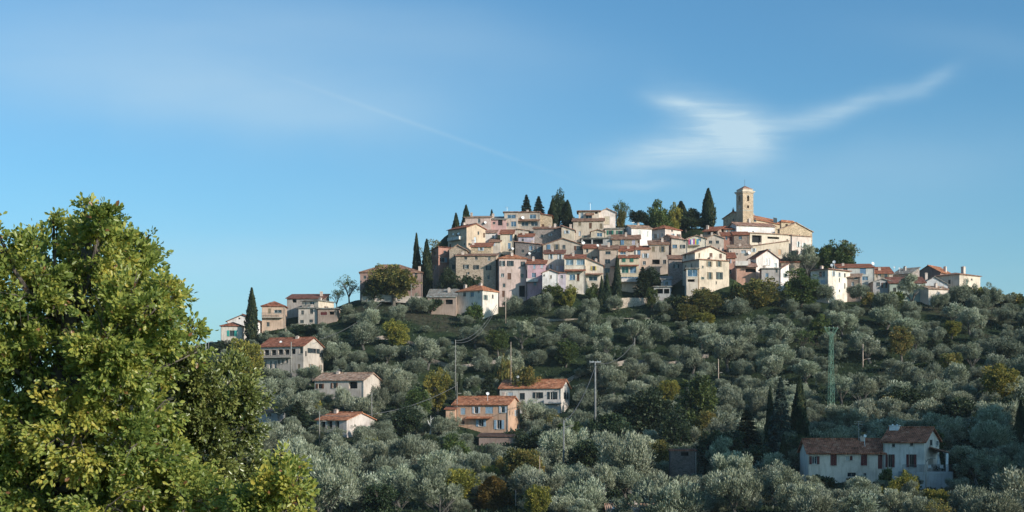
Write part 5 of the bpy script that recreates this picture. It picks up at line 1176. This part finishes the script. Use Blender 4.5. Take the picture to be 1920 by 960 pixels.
BUSHES = [('autumn', 1812, 532, 60, 352, 'rusty bush beside the last low house on the ridge'), ('yellow', 1850, 535, 70, 350, 'yellow bush on the skyline right of the last low house'), ('autumn', 1895, 545, 60, 351, 'orange brown bush on the skyline near the right edge'),
 ('autumn', 1632, 543, 34, 346, 'reddish bush in front of the blue shuttered house'), ('green', 1680, 541, 40, 347, 'green bush under the long low grey green building'), ('green', 1378, 523, 26, 350, 'bright green bush right of the tall sunlit house base'),
 ('dark', 1260, 548, 40, 346, 'dark bush under the cream terrace annex'), ('dark', 808, 556, 44, 352, 'dark bush left of the low lean-to building'), ('green', 890, 562, 44, 346, 'light green bush in front of the white hipped villa'),
 ('yellow', 700, 815, 40, 242, 'small yellow bush on the slope left of the dead white tree'), ('yellow', 735, 878, 36, 205, 'yellow bush in the lower left grove'), ('yellow', 590, 745, 40, 282, 'yellowish bush below the pale tile roofed house'), ('autumn', 945, 655, 40, 312, 'reddish bush by the thin brown pole'),
 ('dark', 960, 800, 50, 276, 'dark garden bush at the right corner of the orange house'), ('green', 1660, 868, 34, 186, 'garden shrub climbing before the french doors of the villa'), ('dark', 1540, 885, 60, 187, 'dark shrub at the foot of the villa wing'), ('dark', 1605, 892, 40, 186, 'shrub before the arched cellar window of the villa wing')]
for (mat, px, top, w, Y, lab) in BUSHES:
    x = (px - CX) / F * Y; z = gz(x, Y); hh = max((HY - top) / F * Y - z, 1.0); ww = w / F * Y
    place('bush', x, Y, z - .1, ww / 2.7, hh / 2.1, trng.uniform(0, 6.28), lab, 'bush', None, 'garden_bush', mat=mat)

# ------------------------------------------------------------------ the olive grove: every tree an object of its own
SMALLW = [(411, 470, 603, 634, 343), (488, 540, 560, 612, 352), (538, 630, 545, 604, 351), (490, 606, 636, 684, 312), (590, 714, 700, 726, 291), (594, 702, 772, 793, 259), (850, 975, 743, 803, 283), (836, 853, 760, 780, 283), (937, 1068, 705, 760, 303), (898, 964, 812, 826, 273),
          (1514, 1657, 825, 888, 193), (1655, 1785, 800, 884, 192), (1257, 1306, 840, 880, 208), (1142, 1265, 945, 960, 168), (478, 521, 765, 783, 264), (676, 800, 488, 540, 350), (800, 990, 480, 572, 346), (990, 1280, 470, 550, 346), (1280, 1367, 460, 535, 346), (1367, 1640, 440, 540, 345), (1640, 1800, 490, 545, 346), (1800, 1840, 500, 530, 346),
          (1112, 1120, 674, 750, 258), (1050, 1078, 785, 850, 212), (850, 858, 634, 668, 299), (853, 866, 714, 748, 281), (692, 701, 734, 752, 263), (594, 608, 768, 805, 250), (542, 549, 638, 690, 303), (1186, 1194, 630, 662, 319), (1343, 1357, 670, 706, 301), (1545, 1573, 612, 752, 258), (1612, 1637, 641, 700, 306), (1527, 1533, 713, 732, 289), (1728, 1754, 852, 902, 177), (965, 970, 916, 958, 181), (956, 960, 640, 660, 302), (946, 951, 545, 590, 340), (768, 776, 530, 560, 348),
          (885, 965, 880, 960, 183), (800, 812, 793, 808, 265), (430, 492, 630, 688, 318), (1278, 1366, 545, 600, 338), (1372, 1465, 512, 585, 340), (1462, 1542, 503, 570, 340), (1146, 1262, 556, 584, 344), (1290, 1330, 700, 760, 256), (1440, 1512, 705, 800, 220), (1370, 1430, 770, 820, 228)]
OPEN = [(690, 905, 596, 650, .10), (905, 1010, 600, 640, .35), (560, 680, 600, 650, .35)]   # open grass: few trees
def grove():
    rng = random.Random(21); pts = []
    foot = []
    for h in HOUSES:
        foot.append((h, math.hypot(h.L, h.R)))
    y = 151.0; cand = []
    while y < 350:
        half = (1975 - CX) / F * y; x0 = ((455 if y < 215 else 120) - CX) / F * y
        x = x0
        while x < half: cand.append((x, y)); x += 1.1
        y += 1.5
    rng.shuffle(cand)
    grid = {}
    X = np.array([c[0] for c in cand]); Yv = np.array([c[1] for c in cand]); Zv = ground(X, Yv)
    for (x, y), z in zip(cand, Zv):
        px, gp = CX + F * x / y, HY - F * z / y
        lim = 590 if px > 1000 else np.interp(px, [400, 480, 640, 760, 860, 1000], [700, 640, 590, 575, 585, 590])
        if px > 1380: lim = 572
        if gp < lim: continue
        mid = 740 < gp < 905 and 1000 < px < 1520; sp = 5.7 if y > 250 else 5.6
        if mid: sp = 5.4
        if y < 166 and px < 1480: continue
        keep = 1
        for (a, b, c, d, k) in OPEN:
            if a < px < b and c < gp < d: keep = k
        if rng.random() > keep ** .5 and keep < 1: continue
        if keep < 1: sp = 9.5
        gx, gy = int(x // 6), int(y // 6)
        s = rng.choice((rng.uniform(.62, .95), rng.uniform(.9, 1.25), rng.uniform(1.15, 1.5))); sp = sp * (.38 + .25 * s)
        if any((x - q[0]) ** 2 + (y - q[1]) ** 2 < (sp + 1.5 * q[2]) ** 2 for i in (-2, -1, 0, 1, 2) for j in (-2, -1, 0, 1, 2) for q in grid.get((gx + i, gy + j), ())): continue
        if any((x - q[0]) ** 2 + (y - q[1]) ** 2 < (q[2] * .6 + 2.3) ** 2 for q in placed): continue
        bad = False
        for h, rad in foot:
            dx, dy = x - h.C[0], y - h.C[1]
            if dx * dx + dy * dy > (rad + 8) ** 2: continue
            ca, sa = math.cos(h.a), math.sin(h.a); lx, ly = dx * ca - dy * sa, dx * sa + dy * ca
            if -h.L - 2.6 < lx < 2.6 and -2.9 < ly < h.R + 2.6: bad = True; break
        if bad: continue
        sh = s * rng.uniform(.8, 1.2)
        # never stand in front of what the photograph shows free
        for tries in range(3):
            top = HY - F * (z + 5.0 * sh) / y; hw = 2.9 * s * F / y
            hit = any(y < Yh and px + hw > a and px - hw < b and top < d for (a, b, c, d, Yh) in SMALLW if gp > c)
            if not hit: break
            s *= .8; sh *= .72
        if hit: continue
        grid.setdefault((gx, gy), []).append((x, y, s)); pts.append((x, y, z, s, sh, px, HY - F * (z + 2.8 * sh) / y))
    return pts
OL = grove()
LAND = [('the house with turquoise shutters', 437, 622), ('the tall lone cypress', 472, 585), ('the peach house', 512, 590), ('the bright yellow tree', 461, 665), ('the long two storey house', 545, 672), ('the pale tile roofed house', 650, 722),
        ('the low coral roofed house', 648, 792), ('the orange house', 905, 778), ('the white coral roofed house', 1000, 738), ('the round dark green tree', 760, 785), ('the bleached dead tree', 806, 798), ('the tall crossarm pole', 1116, 730), ('the lower lamp post', 1057, 822),
        ('the bare pale pole', 854, 668), ('the white hipped villa', 895, 562), ('the tall pinkish house', 960, 520), ('the candy pink house', 1005, 525), ('the pale stone terrace wall', 1180, 575), ('the large autumn tree', 1322, 580), ('the huge round brownish tree', 1417, 560), ('the round deep green tree', 1502, 548),
        ('the large sunlit white house', 1557, 540), ('the blue shuttered house', 1610, 530), ('the low sunlit white house', 1750, 548), ('the last house on the ridge', 1800, 530), ('the green lattice pylon', 1558, 690), ('the reddish brown pole', 1618, 675), ('the two spruces', 1762, 662), ('the golden green tree', 1872, 715),
        ('the bushy bright green tree', 1311, 750), ('the slender reddish pole', 1347, 691), ('the pale side lamp pole', 1190, 662), ('the cypress cluster', 1470, 770), ('the pale tipped fir', 1400, 810), ('the ruined stone hut', 1282, 870), ('the villa wing', 1586, 865), ('the white villa', 1700, 850), ('the villa street lamp', 1737, 885),
        ('the rusty conical tree', 925, 930), ('the bottom edge roof', 1205, 955), ('the purplish twiggy tree', 845, 915), ('the broad dark oak', 1692, 765), ('the dark fir by the oak', 558, 790), ('the yellow brown tree', 820, 710), ('the thin brown pole', 958, 660)]
ORD = ['nearest', 'second nearest', 'third nearest', 'fourth nearest', 'fifth nearest', 'sixth nearest', 'seventh nearest', 'eighth nearest', 'ninth nearest', 'tenth nearest', 'eleventh nearest', 'twelfth nearest', 'thirteenth nearest', 'fourteenth nearest', 'fifteenth nearest']
def plant_grove():
    OL.sort(key=lambda p: p[1] / p[3]); seen = [p for p in OL if p[5] > 440]; main = seen[:300]; rest = seen[300:] + [p for p in OL if p[5] <= 440]
    buck = {}
    for i, p in enumerate(main):
        d, l = min(((math.hypot(p[5] - q[1], (p[6] - q[2]) * 1.3), q) for q in LAND), key=lambda t: t[0])
        dx, dy = p[5] - l[1], p[6] - l[2]
        side = ('right of' if dx > 0 else 'left of') if abs(dx) > abs(dy) else ('below' if dy > 0 else 'above')
        buck.setdefault((l[0], side), []).append((d, i))
    lab = {}
    for (l, side), v in buck.items():
        for r, (d, i) in enumerate(sorted(v)):
            size = 'large' if main[i][3] > 1.15 else 'small' if main[i][3] < .85 else 'round'
            lab[i] = f'{size} silvery olive tree, {ORD[min(r, 14)]} {side} {l}'
    rng = random.Random(8)
    for i, (x, y, z, s, sh, px, py) in enumerate(main):
        if i % 10 == 5:
            k = ('green', 'autumn', 'dark', 'yellow', 'green', 'loose')[(i // 10) % 6]; w = s * .72
            place(k, x, y, z - .1, w, w * .92, rng.uniform(0, 6.28), {'green': 'bright green', 'autumn': 'rust tinged', 'dark': 'dark green', 'yellow': 'yellowing', 'loose': 'thin half bare'}[k] + ' leafy tree' + lab[i][lab[i].index(','):], 'tree', 'leafy trees mixed into the olive grove', NAMES[k])
            continue
        place('olive', x, y, z - .1, s, sh, rng.uniform(0, 6.28), lab[i], 'olive tree', 'olive trees of the hillside grove', 'olive_tree', vi=rng.randrange(14))
    pass
    if rest:      # those beyond the three hundred that show largest: one mass
        Vs, Fs, T = [], [], []; off = 0
        for (x, y, z, s, sh, px, py) in rest:
            me = VAR['olive'][rng.randrange(14)][1]; n = len(me.vertices); co = np.empty(n * 3, np.float32); me.vertices.foreach_get('co', co); co = co.reshape(-1, 3)
            a = rng.uniform(0, 6.28); c, si = math.cos(a), math.sin(a)
            P = np.stack([(co[:, 0] * c - co[:, 1] * si) * s + x, (co[:, 0] * si + co[:, 1] * c) * s + y, co[:, 2] * sh + z - .1], 1)
            t = np.empty(n, np.float32); me.attributes['tint'].data.foreach_get('value', t); Vs.append(P); T.append(t)
        V = np.concatenate(Vs); T = np.concatenate(T); nf = len(V) // 4
        me = bpy.data.meshes.new('distant_olives'); me.vertices.add(len(V)); me.vertices.foreach_set('co', V.astype(np.float32).ravel())
        me.loops.add(nf * 4); me.loops.foreach_set('vertex_index', np.arange(nf * 4, dtype=np.int32)); me.polygons.add(nf)
        me.polygons.foreach_set('loop_start', np.arange(0, nf * 4, 4, dtype=np.int32)); me.polygons.foreach_set('loop_total', np.full(nf, 4, dtype=np.int32))
        at = me.attributes.new('tint', 'FLOAT', 'POINT'); at.data.foreach_set('value', T); me.update(calc_edges=True); me.materials.append(FOL['olive'])
        o = link(bpy.data.objects.new('distant_olives', me)); tag(o, 'mass of further olive crowns along the top and left flank of the grove', 'olive grove', None, 'stuff')
plant_grove()
# low scrub and tall grass over the slope
def scrub():
    rng = np.random.RandomState(77); n = 42000
    Y = rng.uniform(165, 352, n); X = (rng.uniform(430, 1960, n) - CX) / F * Y; keep = np.ones(n, bool)
    for h in HOUSES:
        dx, dy = X - h.C[0], Y - h.C[1]; ca, sa = math.cos(h.a), math.sin(h.a); lx, ly = dx * ca - dy * sa, dx * sa + dy * ca
        keep &= ~((lx > -h.L - .5) & (lx < .5) & (ly > -.6) & (ly < h.R + .5))
    X, Y = X[keep], Y[keep]; Z = ground(X, Y); n = len(X)
    pa = np.sin(X * .21 + 1) * np.sin(Y * .17) + rng.normal(scale=.5, size=n)
    C_ = np.stack([X, Y, Z + .12 + .25 * (pa > .6) * rng.uniform(0, 1, n)], 1); D = np.stack([rng.normal(scale=.5, size=n), rng.normal(scale=.5, size=n), np.ones(n)], 1)
    me = leaf_mesh('undergrowth', C_, D, unit(rng, n), rng.uniform(.4, .9, n), rng.uniform(.18, .4, n), np.clip(.3 + .2 * pa + rng.normal(scale=.12, size=n), 0, .8), FOL['dark'])
    o = link(bpy.data.objects.new('undergrowth', me)); tag(o, 'low grass and scrub between the olive trees', 'undergrowth', None, 'stuff')
scrub()

# ------------------------------------------------------------------ the oaks close to the viewpoint
def near_tree(name, label, blobs, Y, nspray, per, ln, wd, mat, tr_base, tr_pts, seed, tint0=.45, depth=.9, barkm=None):
    rng = np.random.RandomState(seed); barkm = barkm or bark((.12, .10, .085))
    cen = []; rad = []
    for (px, py, r) in blobs:
        x, y, z = W(px, py, Y); rr = r / F * Y; cen.append((x, Y + rng.uniform(-1, 1) * depth, z)); rad.append(rr)
    cen = np.array(cen); rad = np.array(rad)
    bx, by, bz = tr_base; root = empty(name, tr_base); tag(root, label, 'tree')
    wts = rad ** 2 / (rad ** 2).sum()
    bi = rng.choice(len(rad), nspray, p=wts); d = unit(rng, nspray)
    # each blob is a bough: its leaf tufts crowd towards the outside and hang in small sprays
    sub_ = [unit(rng, 11) for _ in rad]; pick = rng.randint(0, 11, nspray)
    dd = np.array([sub_[b_][p_] for b_, p_ in zip(bi, pick)]); mixd = (rng.uniform(size=nspray) < .82)[:, None]
    d = np.where(mixd, dd + d * rng.uniform(.1, .42, (nspray, 1)), d); d /= np.linalg.norm(d, axis=1, keepdims=True)
    tuft = cen[bi] + d * (rad[bi] * rng.uniform(.25, 1.10, nspray) ** .7)[:, None]
    pk = rng.uniform(size=nspray) < .10; tuft[pk] += d[pk] * (rad[bi][pk] * rng.uniform(.0, .28, pk.sum()))[:, None] + np.array([0, 0, .04])
    out = tuft - np.array([cen[:, 0].mean(), Y, cen[:, 2].mean() - .8]); out /= np.linalg.norm(out, axis=1, keepdims=True)
    bt = rng.normal(scale=.09, size=len(rad))
    st = np.clip(tint0 + bt[bi] + rng.normal(scale=.12, size=nspray) + .10 * np.sin(tuft[:, 0] * 5 + seed) * np.sin(tuft[:, 2] * 6), 0, 1)
    n = nspray * per; k = np.repeat(np.arange(nspray), per); q = unit(rng, n)
    pos = tuft[k] + q * rng.uniform(.02, .09, (n, 1)) + d[k] * rng.uniform(-.03, .10, (n, 1))
    D = q * .75 + d[k] * .55 + out[k] * .25 + np.array([0, 0, -.05])
    Nn = np.array([.60, -.50, .55]) + rng.normal(scale=.6, size=(n, 3))
    s = rng.uniform(.62, 1.25, n)
    T = np.clip(st[k] + rng.normal(scale=.13, size=n), 0, .93); T[rng.uniform(size=n) < .012] = 1.0
    me = leaf_mesh('crown', pos - np.array(tr_base), D, Nn, ln * s, wd * s, T, mat, fold=.16)
    me.materials[0] = mat
    link(bpy.data.objects.new('crown', me), root)
    # trunk, boughs to every blob and twigs
    m = MB(); V3 = Vector; P0 = V3((0, 0, 0))
    pts = [V3(p) - V3(tr_base) for p in tr_pts]; n_ = len(pts); m.tube([P0 - V3((0, 0, .8))] + pts, [.21] + [.17 * (1 - .68 * i / n_) for i in range(n_)], 9)
    tkm = m.build('trunk', barkm, root, True)
    m = MB()
    for c, r in zip(cen, rad):
        c = V3(c) - V3(tr_base); a = min(pts, key=lambda p: (p - c).length + max(0, p.z - c.z + .5) * 4)
        mid = a.lerp(c, .5) + V3((rng.uniform(-.12, .12), rng.uniform(0, .3), rng.uniform(-.3, .0)))
        L_ = (c - a).length; m.tube([a, mid, c], [.022 + .022 * L_, .016 + .010 * L_, .008], 6)
        for _ in range(5):
            e = c + V3(unit(rng, 1)[0]) * r * .95; m.tube([mid.lerp(c, rng.uniform(.2, 1)), e.lerp(c, .5) + V3((0, 0, .04)), e], [.010, .006, .003], 4)
    m.build('branches', barkm, root, True)
    return root
OAK = [(40, 488, 66), (95, 490, 62), (150, 462, 58), (175, 424, 36), (122, 436, 32), (212, 426, 32), (232, 460, 40), (26, 448, 24), (6, 430, 14), (190, 480, 62), (252, 500, 38), (60, 540, 84), (140, 540, 84), (210, 550, 66), (275, 560, 50), (312, 552, 34), (326, 590, 36), (290, 620, 58), (240, 630, 78), (150, 640, 92), (60, 650, 92), (10, 600, 74),
       (20, 720, 84), (110, 740, 90), (200, 720, 84), (262, 700, 58), (250, 770, 64), (170, 810, 84), (80, 830, 88), (10, 810, 74), (60, 910, 88), (150, 910, 88), (235, 860, 74), (285, 830, 52), (230, 940, 78), (310, 900, 64), (120, 980, 90), (20, 980, 80), (-60, 560, 100), (-80, 700, 120), (-70, 850, 120), (300, 960, 70), (-70, 520, 70), (328, 548, 18), (300, 770, 44), (318, 850, 44), (335, 905, 50), (380, 930, 52), (425, 955, 46), (470, 975, 36), (345, 655, 22), (300, 690, 40), (355, 960, 56), (182, 396, 15), (102, 418, 14), (338, 575, 22), (335, 610, 26), (325, 640, 34)]
Y0 = 17.6
bx = W(60, 780, Y0)[0]
near_tree('oak_tree', 'big bright green and yellow oak filling the left foreground', OAK, Y0, 8200, 15, .070, .037, FOL['oak'], (bx, Y0 + .3, -6.3),
          [(bx, Y0 + .3, -4.5), (bx + .1, Y0 + .25, -2.6), (bx + .05, Y0 + .3, -1.0), (bx + .25, Y0 + .2, .3), (bx + .4, Y0 + .2, 1.2), (bx + .65, Y0 + .15, 2.1)], 4, .57)
HOLM = [(385, 705, 46), (430, 715, 44), (345, 720, 44), (460, 750, 38), (400, 770, 62), (340, 790, 56), (445, 800, 46), (320, 690, 30), (480, 745, 16), (385, 840, 66), (330, 860, 60), (440, 860, 46), (400, 910, 62), (340, 930, 60), (450, 915, 50), (410, 970, 62), (420, 682, 18), (490, 752, 10), (360, 682, 22)]
Y1 = 19.6; bx1 = W(395, 780, Y1)[0]
near_tree('holm_oak_tree', 'darker glossy leaved evergreen oak just right of the big bright oak', HOLM, Y1, 3600, 15, .060, .029, FOL['holm'], (bx1, Y1 + .3, -6.6),
          [(bx1, Y1 + .3, -4.5), (bx1 - .1, Y1 + .3, -2.5), (bx1 + .05, Y1 + .25, -1.2), (bx1, Y1 + .2, -.4), (bx1 + .05, Y1 + .2, .25)], 9, .45, .8, bark((.075, .065, .055)))
SAP = [(535, 880, 24), (520, 915, 34), (555, 905, 30), (500, 950, 36), (545, 960, 40), (575, 935, 22), (530, 855, 12), (480, 975, 34), (575, 985, 30), (566, 880, 12), (510, 872, 10), (470, 930, 26)]
Y2 = 16.4; bx2 = W(530, 780, Y2)[0]
near_tree('oak_sapling', 'yellow green young oak poking up at the bottom right of the big oak', SAP, Y2, 430, 14, .070, .037, FOL['oak'], (bx2, Y2 + .1, -5.9),
          [(bx2, Y2 + .1, -4.0), (bx2 + .05, Y2, -2.2), (bx2, Y2, -1.1), (bx2 + .03, Y2, -.7)], 15, .62, .35)

# ------------------------------------------------------------------ the air
def haze():
    m = bpy.data.materials.new('haze_air'); m.use_nodes = True; t = m.node_tree; t.nodes.clear()
    out = t.nodes.new('ShaderNodeOutputMaterial'); v = t.nodes.new('ShaderNodeVolumePrincipled'); t.links.new(v.outputs[0], out.inputs['Volume'])
    v.inputs['Color'].default_value = (.76, .92, 1.0, 1); v.inputs['Density'].default_value = HAZE
    b = MB(); b.box(-1520, 1520, -270, 2520, -63, 66); o = b.build('haze', m); tag(o, 'thin pale air between the viewpoint and the hill', None, None, 'stuff')
HAZE = 0.00007
haze()
